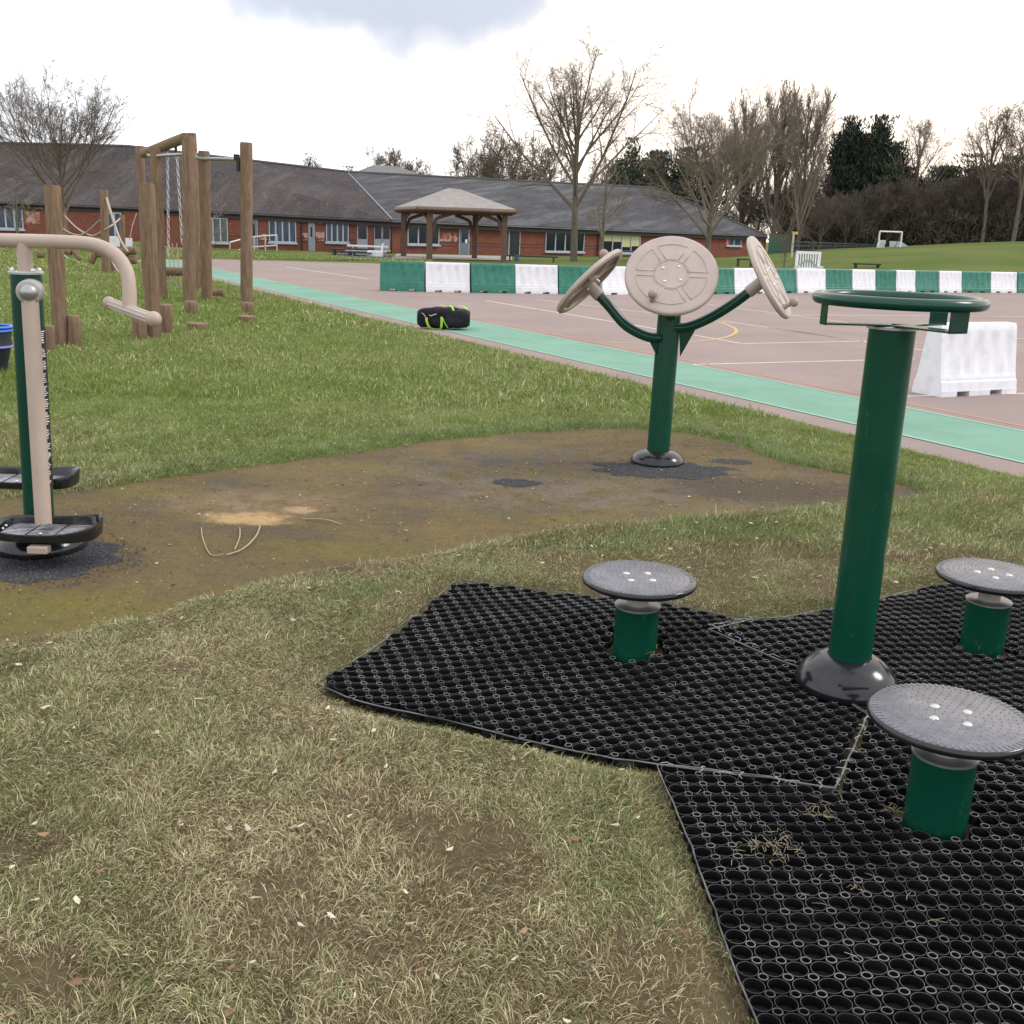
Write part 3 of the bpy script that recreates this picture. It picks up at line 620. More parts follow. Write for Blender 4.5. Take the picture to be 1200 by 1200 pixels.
# ------------------------------------------------------------------ stepping plates
def stepping_plate(pb, top_px, rad, label, rz):
    zb = float(matz(pb.x, pb.y))-0.01
    root = thing('stepping_plate', (pb.x, pb.y, zb), label, 'exercise step', 'round stepping plates on green pedestals')
    tp = P(*top_px, pb.y); zt = tp.z; pr = 0.080
    mb = MB().lathe((pb.x, pb.y, zb-0.02), [(pr, 0), (pr, zt-0.112-zb+0.02)], 40); mb.build('pedestal', green, root)
    MB().lathe((pb.x, pb.y, zt-0.1125), [(pr+0.003, 0), (pr+0.003, 0.007), (pr, 0.009)], 40).build('cap_plate', steel, root)
    MB().lathe((pb.x, pb.y, zt-0.104), [(0.040, 0), (0.040, 0.086)], 30).build('spindle', grey_metal, root)
    tl = Matrix.Rotation(rz, 3, 'Z') @ Matrix.Rotation(math.radians(1.5), 3, 'X')
    c = Vector((pb.x, pb.y, zt))
    mb = MB(); mb.lathe(c, [(rad*0.6, -0.026), (rad-0.012, -0.026), (rad-0.002, -0.020), (rad, -0.012), (rad-0.003, -0.003), (rad-0.008, -0.001), (0.001, -0.002)], 72)
    dk = mb.build('disc', dplast, root, smooth=50)
    mb = MB(); mb.lathe(c, [(rad-0.007, -0.0015), (rad-0.011, 0.0008), (0.001, 0.0010)], 72)
    for k in range(72):                                   # raised dashes near the rim
        a = 2*math.pi*k/72; d = Vector((math.cos(a), math.sin(a), 0)); s = Vector((-d.y, d.x, 0)); rot = Matrix((d, s, (0, 0, 1))).transposed()
        mb.box(c+d*(rad-0.018)+Vector((0, 0, 0.0012)), (0.017, 0.0050, 0.0022), rot)
    for ring in range(1, 9):
        n = ring*6
        for k in range(n):
            a = 2*math.pi*(k+0.5*(ring % 2))/n + rz; rr = ring*rad*0.098
            mb.lathe(c+Vector((rr*math.cos(a), rr*math.sin(a), 0.0005)), [(0.0026, 0), (0.0020, 0.0018), (0.0008, 0.0024)], 6)
    mb.build('tread', plate_m, dk, smooth=60)
    for k in range(4):
        a = rz+math.pi/2*k; mb = MB().lathe(c+Vector((0.056*math.cos(a), 0.056*math.sin(a), 0.0005)), [(0.0125, 0), (0.0115, 0.002), (0.006, 0.0042), (0.0005, 0.005)], 16); mb.build('bolt', chrome, root, smooth=60)
stepping_plate(ped_n, (1113, 838), 0.207, 'round grey stepping plate nearest the camera, in front of the wheel post', 0.4)
stepping_plate(ped_l, (749, 676), 0.207, 'round grey stepping plate left of the wheel post, standing apart on the mat', 0.9)
stepping_plate(ped_r, (1160, 672), 0.207, 'round grey stepping plate behind and right of the wheel post, at the right edge', 1.3)
# ------------------------------------------------------------------ turning discs stand
tb = G(770, 543); TY = tb.y
root = thing('turning_disc_stand', (tb.x, TY, 0), 'green post with three beige turning discs on arms, standing on the bare patch', 'outdoor exercise station', 'outdoor gym equipment')
top = P(786, 352, TY+0.05)
MB().tube([tb, top], 0.077, 32).build('post', green, root)
mb = MB().lathe((tb.x, TY, 0.0), [(0.178, 0.0), (0.184, 0.014), (0.178, 0.035), (0.155, 0.065), (0.115, 0.088), (0.080, 0.095), (0.078, 0.09)], 48); bc = mb.build('base_cover', dplast, root, smooth=60)
mb = MB().box((tb.x-0.12, TY-0.115, 0.055), (0.035, 0.02, 0.010), Matrix.Rotation(-0.6, 3, 'Z')); mb.build('slot', black_m, bc)
def catmull(ps, n=6):
    ps = [Vector(p) for p in ps]; out = []
    for i in range(len(ps)-1):
        p0, p1, p2, p3 = ps[max(i-1, 0)], ps[i], ps[i+1], ps[min(i+2, len(ps)-1)]
        for k in range(n):
            t = k/n; out.append(0.5*((2*p1)+(p2-p0)*t+(2*p0-5*p1+4*p2-p3)*t*t+(3*p1-p0-3*p2+p3)*t**3))
    return out + [ps[-1]]
for k, (pp, hub) in enumerate([([(774, 396, 0), (757, 394, 0), (733, 381, .02), (713, 358, .05), (697, 341, .08)], (687, 330, .10)), ([(783, 384, 0), (806, 383, 0), (833, 372, -.02), (862, 354, -.05), (884, 337, -.08)], (897, 328, -.09))]):
    pts = catmull([P(a, b, TY+c) for a, b, c in pp], 7); MB().tube(pts, 0.033, 18).build('arm', dgreen, root, smooth=60)
    e = pts[-1]; d = (pts[-1]-pts[-3]).normalized(); MB().tube([e-d*0.05, e+d*0.06], 0.040, 18).build('hub', cream, root)
for tri in ([(796, 384), (818, 381), (797, 418)], [(770, 392), (757, 392), (769, 416)]):
    MB().prism([P(a, b, TY-.006) for a, b in tri], (0, 0.012, 0)).build('gusset', dgreen, root, smooth=0)
def turning_disc(c, nrm, rad, knob_px_dir, root, backside=False):
    nrm = Vector(nrm).normalized(); q = nrm.to_track_quat('Z', 'Y'); rt = q.to_matrix()
    u = q @ Vector((1, 0, 0)); v = q @ Vector((0, 1, 0))
    mb = MB(); mb.lathe(c, [(0.05, -0.012), (rad-0.045, -0.012), (rad-0.040, -0.034), (rad-0.012, -0.036), (rad, -0.026), (rad, -0.008), (rad-0.006, 0.0), (rad-0.02, 0.0012), (0.001, 0.0012)], 80, nrm)
    o = mb.build('disc', cream, root, smooth=50)
    mb = MB()
    def arcb(r, a0, a1, wd=0.008, h=0.0042):
        n = 14; ps = [c + nrm*0.0015 + (u*math.cos(a0+(a1-a0)*i/n)+v*math.sin(a0+(a1-a0)*i/n))*r for i in range(n+1)]; mb.tube(ps, h, 8)
    rad_in, rad_out = rad*0.38, rad*0.76
    for k in range(6):
        a = k*math.pi/3
        for s in (-1, 1):
            off = v*math.cos(a)*0.019*s - u*math.sin(a)*0.019*s; d = u*math.cos(a)+v*math.sin(a)
            mb.tube([c+nrm*0.0015+d*rad_in+off, c+nrm*0.0015+d*rad_out+off], 0.0042, 8)
        arcb(rad_in, a+0.17, a+math.pi/3-0.17); arcb(rad_out, a+0.09, a+math.pi/3-0.09)
    arcb(rad*0.36, 0, 2*math.pi)
    mb.build('raised_pattern', cream, o, smooth=180)
    for k in range(4):
        a = math.pi/4+k*math.pi/2+0.15; p = c + (u*math.cos(a)+v*math.sin(a))*rad*0.24
        MB().lathe(p+nrm*0.001, [(0.011, 0), (0.009, 0.004), (0.001, 0.007)], 14, nrm).build('bolt', chrome, root, smooth=60)
    kd = Vector(knob_px_dir); kd = (kd-nrm*kd.dot(nrm)).normalized(); kp = c + kd*(rad*0.78)
    mb = MB(); mb.lathe(kp, [(0.020, 0), (0.015, 0.02), (0.013, 0.05)], 16, nrm); mb.ball(kp+nrm*0.072, 0.030, 18); mb.build('knob', mat('knob_beige', (0.36, 0.28, 0.23), 0.5, var=0.1), root, smooth=60)
    # ribs and bolts of the hollow back
    mb = MB()
    for k in range(6):
        a = k*math.pi/3+0.3; d = u*math.cos(a)+v*math.sin(a); s = nrm.cross(d); rot = Matrix((d, s, nrm)).transposed(); mb.box(c+d*(rad*0.48)-nrm*0.020, (rad*0.8, 0.006, 0.018), rot)
    mb.lathe(c-nrm*0.04, [(0.072, 0), (0.072, 0.03)], 24, nrm)
    mb.build('back_rib', cream, o, smooth=40)
    for k in range(4):
        a = math.pi/4+k*math.pi/2+0.15; p = c + (u*math.cos(a)+v*math.sin(a))*rad*0.20; MB().ball(p-nrm*0.05, 0.012, 10).build('back_bolt', chrome, o)
    return o
cc = P(787, 321, TY-0.20); turning_disc(cc, (-0.10, -0.80, 0.60), 0.298, (-0.25, 0, -0.55), root)
e = P(787, 345, TY-0.02); MB().tube([P(786, 372, TY-0.03), P(787, 340, TY-0.12), cc-Vector((-0.10, -0.80, 0.60)).normalized()*0.02], 0.04, 18).build('arm', dgreen, root, smooth=60)
turning_disc(P(689, 328, TY+0.10), (-0.70, 0.24, 0.68), 0.288, (-0.1, 0.5, 0.9), root, True)
turning_disc(P(904, 324, TY-0.10), (0.80, -0.33, 0.50), 0.292, (0.4, -0.5, -0.7), root)
# ------------------------------------------------------------------ pendulum stepper (left edge)
wb = G(48, 643); AY = wb.y
root = thing('pendulum_stepper', (wb.x, AY, 0), 'green post with beige swinging tube, bent handlebar and black foot trays at the left edge', 'outdoor exercise station', 'outdoor gym equipment')
ptop = P(30.5, 320, AY); rpost = M(17.5, ptop)
MB().tube([wb, ptop], rpost, 36).build('post', dgreen, root)
mb = MB().lathe(ptop, [(rpost+0.006, -0.004), (rpost+0.008, 0.004), (rpost+0.004, 0.009)], 36)
cp_ = mb.build('cap', mat('pale_cap', (0.42, 0.44, 0.42), 0.4), root)
for dx1, dy1 in ((-0.045, -0.03), (0.045, -0.03), (-0.03, 0.045), (0.04, 0.04)): MB().ball(ptop+Vector((dx1, dy1, 0.012)), 0.012, 10).build('cap_bolt', chrome, cp_)
rt_ = M(9.5, ptop)
MB().tube([P(30, 322, AY), P(28, 283, AY)], rt_*0.90, 20).build('riser', beige, root)
bar = catmull([P(-190, 345, AY-0.02), P(-160, 305, AY), P(-120, 285, AY), P(-60, 280, AY), P(0, 281.5, AY), P(60, 283, AY-0.01), P(105, 286, AY-0.03), P(130, 295, AY-0.05), P(145, 311, AY-0.07), P(151, 332, AY-0.09), P(152, 366, AY-0.11)], 8)
MB().tube(bar, rt_*0.84, 24).build('handlebar', beige, root, smooth=80)
h1, h2 = P(128, 355, AY-0.02), P(180, 374, AY-0.24)
gm = mat('ribbed_grip', (0.50, 0.43, 0.38), 0.5)
mb = MB(); mb.tube([h1, h2], 0.0215, 22); dh = (h2-h1).normalized()
sd = dh.cross(Vector((0, 0, 1))).normalized(); upv = sd.cross(dh)
for k in range(9):
    a = 2*math.pi*k/9; o_ = (sd*math.cos(a)+upv*math.sin(a))*0.0215; mb.tube([h1+o_+dh*0.02, h2+o_-dh*0.03], 0.0035, 6)
gr_ = mb.build('grip', gm, root, smooth=60)
MB().ball(h2, 0.033, 20).build('grip_end', beige, gr_, smooth=180); MB().ball(h1, 0.028, 20).build('grip_end', beige, gr_, smooth=180)
# swinging tube and its pivot
pv = P(34.5, 342, AY-rpost-0.05); tt = P(51, 613, AY-rpost-0.16)
MB().tube([pv, tt], M(9.6, pv), 26).build('swing_tube', beige, root)
pd = Vector((-pv.x, -pv.y, 0)).normalized(); pd = (pd*0.75+Vector((0, -1, 0))*0.25).normalized()
hb = MB().lathe(pv-pd*0.09, [(0.052, 0), (0.052, 0.11), (0.050, 0.118), (0.044, 0.122)], 32, pd).build('pivot', mat('pivot_grey', (0.36, 0.34, 0.31), 0.4, 0.1), root, smooth=50)
MB().lathe(pv+pd*0.031, [(0.037, 0), (0.036, 0.006), (0.030, 0.018), (0.016, 0.026), (0.001, 0.029)], 28, pd).build('pivot_cap', steel, hb, smooth=60)
def foot_tray(c, lx, ly, root, rz=0.0):
    """moulded tray with a raised toe rim, ribs and a curved side"""
    mb = MB(); n = 44; R = Matrix.Rotation(rz, 3, 'Z')
    def outline(s, zf):
        r = []
        for k in range(n):
            a = 2*math.pi*k/n; ex = 0.55; cx, sy_ = math.cos(a), math.sin(a)
            x = lx*s*abs(cx)**ex*(1 if cx > 0 else -1); y = ly*s*abs(sy_)**ex*(1 if sy_ > 0 else -1)
            r.append(c + R @ Vector((x, y, zf(x/lx, y/ly))))
        return r
    lvl = [(0.80, lambda x, y: -0.024), (0.97, lambda x, y: -0.014), (1.0, lambda x, y: 0.012+0.030*max(0, x)**2+0.018*max(0, y)+0.012*max(0, -x)**2),
           (0.985, lambda x, y: 0.018+0.034*max(0, x)**2+0.02*max(0, y)+0.014*max(0, -x)**2), (0.90, lambda x, y: 0.015+0.03*max(0, x)**2+0.018*max(0, y)+0.012*max(0, -x)**2), (0.87, lambda x, y: 0.0)]
    vs = []; fs = []
    for s, zf in lvl: vs += outline(s, zf)
    for i in range(len(lvl)-1):
        for k in range(n): fs.append((i*n+k, i*n+(k+1) % n, (i+1)*n+(k+1) % n, (i+1)*n+k))
    fs.append(tuple(range(n-1, -1, -1))); fs.append(tuple(range((len(lvl)-1)*n, len(lvl)*n)))
    mb.add(vs, fs); t = mb.build('foot_tray', dplast, root, smooth=50)
    mb = MB()
    for k in range(9):
        y = -ly*0.74+ly*1.48*k/8
        for x0, x1 in ((-0.80, -0.30), (-0.26, 0.22), (0.26, 0.80)):
            mb.box(c + R @ Vector(((x0+x1)/2*lx, y, 0.004)), ((x1-x0)*lx, ly*0.10, 0.008), R)
    mb.build('tread', mat('pale_tread', (0.42, 0.42, 0.44), 0.20, 0.5, var=0.6, scale=18), t, bevel=0.002)  # ribs coloured pale grey, part metallic, against the dark tray
    for x, y in ((0.80, 0.5), (0.84, 0.1), (0.82, -0.3), (-0.86, 0.3), (-0.82, -0.1), (0.0, -0.6), (-0.1, 0.72)): MB().ball(c + R @ Vector((x*lx, y*ly, 0.012)), 0.0075, 8).build('rivet', chrome, t)
    return t
tc_ = P(56, 623, AY-rpost-0.16); foot_tray(Vector((tc_.x, tc_.y, tc_.z)), M(61, tc_), 0.125, root, 0.03)
mb = MB().box(Vector((tc_.x+0.01, tc_.y-0.118, tc_.z-0.045)), (0.085, 0.05, 0.03)); mb.build('tray_bracket', beige, root, bevel=0.003)
tc2 = P(28, 563, AY+rpost+0.22); foot_tray(tc2, M(62, tc2), 0.12, root, 0.02)
mb = MB().lathe((wb.x, AY, 0.0), [(0.195, 0.0), (0.205, 0.014), (0.20, 0.045), (0.17, 0.08), (0.11, 0.09), (0.08, 0.094)], 48); mb.build('base_cover', dplast, root, smooth=60)
# instruction strip with its illegible white print along the post's right side
pa, pb_ = P(47, 384, AY), P(57, 570, AY); axp = (pb_-pa); n = 30; vs = []; fs = []
for i in range(n+1):
    t = i/n; zc = pa.z+(pb_.z-pa.z)*t; cx = wb.x+(ptop.x-wb.x)*((zc)/ptop.z)
    for k in range(7):
        a = math.radians(-62+k*14); vs.append((cx+(rpost+0.002)*math.cos(a), AY+(rpost+0.002)*math.sin(a), zc))
for i in range(n):
    for k in range(6): j = i*7+k; fs.append((j, j+7, j+8, j+1))
lb = MB().add(vs, fs).build('instruction_label', black_m, root, smooth=180)
mb = MB(); i = 0; zc = pa.z-0.015; r2 = random.Random(5)
while zc > pb_.z+0.02:
    grp = r2.randint(3, 8)
    for g in range(grp):
        cx = wb.x+(ptop.x-wb.x)*(zc/ptop.z); lo_a = r2.uniform(-30, -22) if r2.random() < .5 else -26; h_ = r2.uniform(0.0025, 0.005)
        for (a0, a1) in ((lo_a, lo_a+r2.uniform(12, 26)),) + (((-52, -40),) if r2.random() < .5 else ()):
            ps = [(cx+(rpost+0.0032)*math.cos(math.radians(a)), AY+(rpost+0.0032)*math.sin(math.radians(a)), zc) for a in (a0, (a0+a1)/2, a1)]
            mb.tube(ps, h_*0.5, 4)
        zc -= h_+r2.uniform(0.003, 0.006)
        if zc < pb_.z+0.02: break
    zc -= r2.uniform(0.008, 0.02)
mb.build('print', white_pl, lb)
# rubber crumb patches round the bases
def crumb(c, rx, ry, n, label, seed):
    r = np.random.default_rng(seed); mb_v = []; mb_f = []; b = 0
    a = r.uniform(0, 2*math.pi, n); q = np.sqrt(r.random(n))*(0.75+0.5*noise(np.cos(a)*3+9, np.sin(a)*3+9, 1.0, seed)); stray = r.random(n) < 0.06; q = np.where(stray, q*1.35, q)
    x = c.x+rx*q*np.cos(a); y = c.y+ry*q*np.sin(a); s = r.uniform(0.003, 0.0075, n)
    V = np.stack([x, y, np.full(n, 0.004)+s*0.3], 1); T = np.array([(1, 0, 0), (-0.3, 0.9, 0), (-0.6, -0.8, 0), (0, 0, 0.9)])
    P4 = V[:, None, :] + T[None]*s[:, None, None]*r.uniform(0.6, 1.3, (n, 4, 1)); i = np.arange(n)[:, None]*4
    F = np.concatenate([i+np.array([[0, 1, 3]]), i+np.array([[1, 2, 3]]), i+np.array([[2, 0, 3]])])
    o = arrmesh('rubber_crumb', P4.reshape(-1, 3), [F], mat('rubber_crumb', (0.030, 0.030, 0.036), 0.6, scale=120, col2=(0.14, 0.14, 0.15), lo=0.5, hi=0.62)); tag(o, label, 'rubber crumb', kind='stuff')
gr_r = np.random.default_rng(31); ng = 60000; gxx = gr_r.uniform(-6.5, 4, ng); gyy = gr_r.uniform(3.6, 9, ng); kk = (dirt_sd(gxx, gyy) < 0.03) & in_view(gxx, gyy, .5) & (gr_r.random(ng) < .25+1.2*sst(.4, .7, fbm(gxx, gyy, .5, 33))); gxx, gyy = gxx[kk], gyy[kk]; ng = len(gxx)
sg = gr_r.lognormal(math.log(.0026), .45, ng); T3 = np.array([(1, 0, 0), (-0.3, 0.9, 0), (-0.6, -0.8, 0), (0, 0, 0.8)]); P4 = np.stack([gxx, gyy, np.full(ng, .0035)], 1)[:, None, :] + T3[None]*sg[:, None, None]*gr_r.uniform(.6, 1.4, (ng, 4, 1)); ii_ = np.arange(ng)[:, None]*4
palg = np.array([(.30, .23, .15), (.10, .075, .05), (.20, .15, .09), (.05, .045, .04), (.40, .34, .26), (.14, .12, .05)]); cg = palg[gr_r.integers(0, 6, ng)]; cg = np.repeat(np.concatenate([cg, np.ones((ng, 1))], 1), 4, 0)
ntg = NT('path_grit', .9); atg = ntg.n.new('ShaderNodeAttribute'); atg.attribute_name = 'col'
o = arrmesh('grit', P4.reshape(-1, 3), [np.concatenate([ii_+np.array([[0, 1, 3]]), ii_+np.array([[1, 2, 3]]), ii_+np.array([[2, 0, 3]])])], ntg.out(atg.outputs['Color']), colors=cg); tag(o, 'fine grit and crumbs lying on the bare mossy patch', 'grit', kind='stuff')
crumb(G(30, 655), 0.40, 0.30, 16000, 'dark rubber crumb spread round the stepper post', 3)
crumb(G(780, 551), 0.44, 0.27, 9000, 'dark rubber crumb spread round the disc stand base', 4)
crumb(G(606, 567), 0.13, 0.11, 1400, 'small spot of dark rubber crumb on the bare patch', 5)
crumb(G(858, 542), 0.14, 0.08, 600, 'faint spot of rubber crumb right of the disc stand', 6)
# ------------------------------------------------------------------ barriers
def barrier_mesh(Ln, h=0.72, dep=0.19):
    """water-filled road barrier: flared foot, step, fluted upper panel, fork notches"""
    nu = 36; zs = [0.055, 0.075, 0.150, 0.165, 0.185, 0.21, 0.24, 0.62, 0.66, 0.70, h]
    def half(z, u):
        if z <= 0.15: return dep-0.02*(z/0.15)
        if z <= 0.165: return dep-0.035
        t = (z-0.165)/(h-0.165); b = dep*0.80*(1-t)+dep*0.42*t
        if z <= 0.22: b += 0.012*(0.22-z)/0.055
        if 0.23 < z < 0.65:
            ph = (u*5.0) % 1.0
            if 0.28 < ph < 0.72: b -= 0.014
        if z >= h-0.001: b -= 0.012
        return b
    mb = MB(); vs = []; us = [i/nu for i in range(nu+1)]
    for side in (-1, 1):
        for z in zs:
            for u in us: vs.append(((u-0.5)*Ln*(1-0.012*max(0, z-0.16)), side*half(z, u), z))
    nz_ = len(zs); w_ = nu+1; fs = []
    for s in (0, 1):
        for i in range(nz_-1):
            for j in range(nu):
                a = s*nz_*w_+i*w_+j; q = (a, a+1, a+w_+1, a+w_); fs.append(q if s == 0 else q[::-1])
    B = nz_*w_
    for i in range(nz_-1): fs += [(i*w_, (i+1)*w_, B+(i+1)*w_, B+i*w_), (i*w_+nu, B+i*w_+nu, B+(i+1)*w_+nu, (i+1)*w_+nu)]
    for j in range(nu): fs += [((nz_-1)*w_+j, (nz_-1)*w_+j+1, B+(nz_-1)*w_+j+1, B+(nz_-1)*w_+j), (j, B+j, B+j+1, j+1)]
    mb.add(vs, fs)
    for a, b in ((0, .20), (.36, .64), (.80, 1)): mb.box(((a+b)/2*Ln-Ln/2, 0, 0.031), ((b-a)*Ln-0.002, dep*2-0.004, 0.062))
    return mb
def place(mb, c, ang):
    R = Matrix.Rotation(ang, 3, 'Z'); mb.v = [tuple(Vector(c)+R @ Vector(v)) for v in mb.v]; return mb
edges = [445, 497, 549.5, 601.5, 651, 700, 748, 786, 821, 856, 895, 928, 963, 993, 1021, 1043, 1067, 1095, 1122, 1155, 1187, 1222, 1256]
def bot(x): return float(np.interp(x, [445, 560, 700, 860, 960, 1100, 1260], [341, 343.5, 345.5, 344.5, 342.8, 342.8, 343.5]))
proto = {}
ordn = ['first', 'second', 'third', 'fourth', 'fifth', 'sixth', 'seventh', 'eighth', 'ninth', 'tenth', 'eleventh', 'twelfth']
for i in range(len(edges)-1):
    a, b = G(edges[i], bot(edges[i])), G(edges[i+1], bot(edges[i+1])); c = (a+b)/2; d = b-a; ln = d.length; ang = math.atan2(d.y, d.x)
    L_ = 0.985*ln if i < 6 else max(ln*0.99, 0.93); ang += (0.03 if i % 3 else -0.035)
    if ln < 0.93: ang += (1 if i % 2 else -1)*math.acos(min(ln/0.97, 1))*0.8
    col = i % 2; k = i//2
    fwd = Vector((c.x, c.y, 0)).normalized()*0.19; c = c+fwd
    o = place(barrier_mesh(L_), c, ang).build('road_barrier', green_pl if col == 0 else white_pl, loc=(c.x, c.y, 0), smooth=30)
    if i == 0: lab = 'green water-filled road barrier at the left end of the row'
    elif col == 0: lab = 'green road barrier, %s green one counting from the left end of the row' % ordn[k]
    else: lab = 'white road barrier, %s white one counting from the left end of the row' % ordn[k]
    tag(o, lab, 'road barrier', 'road barriers in a row across the court')
a, b = G(1104, 465), G(1190, 463); d = (b-a).normalized(); c = (a+b)/2+Vector((-d.y, d.x, 0))*0.20
o = place(barrier_mesh((b-a).length*1.16, 0.745, 0.20), c+d*(-0.02), math.atan2(d.y, d.x)+math.radians(7)).build('road_barrier', white_pl, loc=(c.x, c.y, 0), smooth=30)
tag(o, 'white road barrier standing alone on the court near the track, apart from the row', 'road barrier')
# ------------------------------------------------------------------ holdall
bc_ = G(521, 387); BY = bc_.y+0.16
lft, rgt = P(489.5, 372, BY), P(550.5, 372, BY); blen = (rgt-lft).length
root = thing('holdall_bag', (bc_.x, BY, 0.004), 'black sports holdall with lime green straps lying on the court edge', 'bag')
br = 0.195; mb = MB(); ax = (rgt-lft); ax.z = 0; ax.normalize(); sd = Vector((-ax.y, ax.x, 0)); n = 36; vs = []; fs = []; m = 17
for i in range(m):
    t = i/(m-1); e = 1-abs(2*t-1)**5*0.30 if 0 < t < 1 else 0.62
    for k in range(n):
        a = 2*math.pi*k/n; r = br*e*(1+0.07*math.sin(3*a+5*t)+0.05*math.sin(9*t+2*a)+0.035*math.sin(17*t-3*a)); r *= (abs(math.cos(a))**3.2+abs(math.sin(a))**3.2)**(-1/3.2)*.94*(1+0.05*math.sin(6.3*t-.5)); r *= 1+0.16*(float(noise(t*6+3, a*1.3+5, 1.0, 88))-.5)+0.10*(float(noise(t*14+3, a*3+5, 1.0, 89))-.5); z = r*math.sin(a)*(0.93-0.10*math.sin(3.1*t+0.4))+br*0.90
        if t > 0.6: z -= 0.02*math.sin((t-0.6)*8)*max(0, math.sin(a))
        p = Vector((lft.x, lft.y, 0)) + ax*blen*t + sd*(r*math.cos(a)*1.05); vs.append((p.x, p.y, max(z, 0.004)+0.004))
for i in range(m-1):
    for k in range(n): fs.append((i*n+k, i*n+(k+1) % n, (i+1)*n+(k+1) % n, (i+1)*n+k))
fs += [tuple(range(n-1, -1, -1)), tuple(range((m-1)*n, m*n))]; mb.add(vs, fs)
bagm = mat('black_nylon', (0.006, 0.006, 0.008), 0.6, spec=0.2, bump=0.03, bscale=9, scale=6, col2=(0.016, 0.015, 0.020))
body = mb.build('body', bagm, root, smooth=50)
lime = mat('lime_webbing', (0.32, 0.62, 0.06), 0.6)
def bp(t, a, rr=1.05):
    rr = rr*(abs(math.cos(a))**3.2+abs(math.sin(a))**3.2)**(-1/3.2)*.97+.03
    p = Vector((lft.x, lft.y, 0)) + ax*blen*t + sd*(br*rr*math.cos(a)*1.05); p.z = br*rr*math.sin(a)*0.93+br*0.90+0.004; return p
def strap(pts, wd, name='strap'):
    pts = catmull(pts, 5); mb = MB(); vs = []; fs = []
    cc_ = Vector(((lft.x+rgt.x)/2, (lft.y+rgt.y)/2, br*0.9))
    for i, p in enumerate(pts):
        t = (pts[min(i+1, len(pts)-1)]-pts[max(i-1, 0)]).normalized(); pr = (p-cc_); pr -= ax*pr.dot(ax); pr.normalize(); s = t.cross(pr).normalized()*wd/2
        vs += [p-s, p+s, p+s+pr*0.004, p-s+pr*0.004]
    for i in range(len(pts)-1):
        for k in range(4): fs.append((i*4+k, i*4+(k+1) % 4, i*4+4+(k+1) % 4, i*4+4+k))
    mb.add(vs, fs); return mb.build(name, lime, root, smooth=0)
strap([bp(.19, 3.1), bp(.20, 3.4, 1.10), bp(.24, 3.75, 1.10), bp(.29, 3.93, 1.10), bp(.36, 3.98, 1.10), bp(.45, 3.95, 1.10), bp(.475, 3.7, 1.10), bp(.48, 3.3, 1.08), bp(.48, 3.0)], 0.036)
strap([bp(.50, 3.1), bp(.53, 3.4, 1.07), bp(.60, 3.85, 1.07)], 0.014)
strap([bp(.44, 1.9), bp(.50, 1.7), bp(.52, 1.5)], 0.03); strap([bp(.60, 1.8), bp(.67, 2.2), bp(.70, 2.5)], 0.028); strap([bp(.74, 1.6), bp(.86, 1.75), bp(.97, 2.3, 0.95)], 0.028)
mb = MB(); mb.tube([bp(.10, 2.75, 1.04), bp(.14, 2.85, 1.05), bp(.18, 3.1, 1.05)], 0.004, 5); mb.tube([bp(.24, 2.9, 1.05), bp(.28, 2.95, 1.05), bp(.33, 2.85, 1.05), bp(.38, 2.8, 1.05)], 0.0045, 5); mb.build('logo_mark', white_pl, body)
# ------------------------------------------------------------------ timber posts and stepping logs
def log_mb(base, top, r, n=22, wob=1.0):
    base, top = Vector(base), Vector(top); pts = [base.lerp(top, t) for t in (0, .2, .4, .6, .8, .985, 1)]
    ph = rnd(0, 6); rr = [r*(1+0.02*wob*math.sin(ph+i*1.7)) for i in range(6)]+[r*0.93]
    return MB().tube(pts, rr, n)
def post_px(xt, yt, xb, yb, wpx, sink=0.05):
    b = G(xb, yb); t = P(xt, yt, b.y); r = M(wpx/2, (b+t)/2); b = Vector((b.x, b.y, b.z-sink)); return b, t, r
def lone_log(name, label, xt, yt, xb, yb, wpx, cat='timber post', group=None):
    b, t, r = post_px(xt, yt, xb, yb, wpx); b = b+Vector((0, r*0.8, 0)); t = t+Vector((0, r*0.8, 0))
    root = thing(name, (b.x, b.y, b.z), label, cat, group)
    log_mb(b, t, r).build('shaft', wood, root, smooth=60)
    ax_ = (t-b).normalized(); MB().lathe(t-ax_*0.002, [(r*0.9, 0), (r*0.86, 0.006), (0.001, 0.008)], 20, ax_).build('sawn_top', wood_top, root, smooth=30)
    return root
GP = 'timber posts and stepping logs of the trim trail'
lone_log('timber_post', 'tall brown timber post left of the frame, next to the pendulum stepper', 58, 217, 68.5, 409, 18, group=GP)
lone_log('timber_post', 'thick shorter timber post in front of the climbing frame, behind the bent handlebar', 170, 215, 178, 400, 17, group=GP)
SL = 'stepping log'
lone_log('stepping_log', 'upright stepping log right of the leftmost tall timber post', 84, 370.5, 85, 409, 15.5, SL, GP)
lone_log('stepping_log', 'upright stepping log left of the leftmost tall timber post, half behind the stepper', 55, 382, 56, 415, 12, SL, GP)
lone_log('stepping_log', 'upright stepping log left of the thick shorter post, under the grip', 161, 373, 161.5, 401, 17, SL, GP)
lone_log('stepping_log', 'tall stepping log right of the thick shorter post', 192, 357.5, 192.5, 394, 15.5, SL, GP)
lone_log('stepping_log', 'stepping log at the foot of the tallest pair of frame posts', 222, 353.5, 222, 371, 15.5, SL, GP)
lone_log('stepping_log', 'low flat stepping log alone in the grass in front of the frame', 228, 379.5, 228, 390, 24, SL, GP)
lone_log('stepping_log', 'stepping log at the foot of the rightmost frame post', 289, 355, 289, 371, 14.5, SL, GP)
lone_log('stepping_log', 'low flat stepping log in front of the rightmost frame post', 286, 371, 286, 381, 21, SL, GP)
fb = G(222, 356)
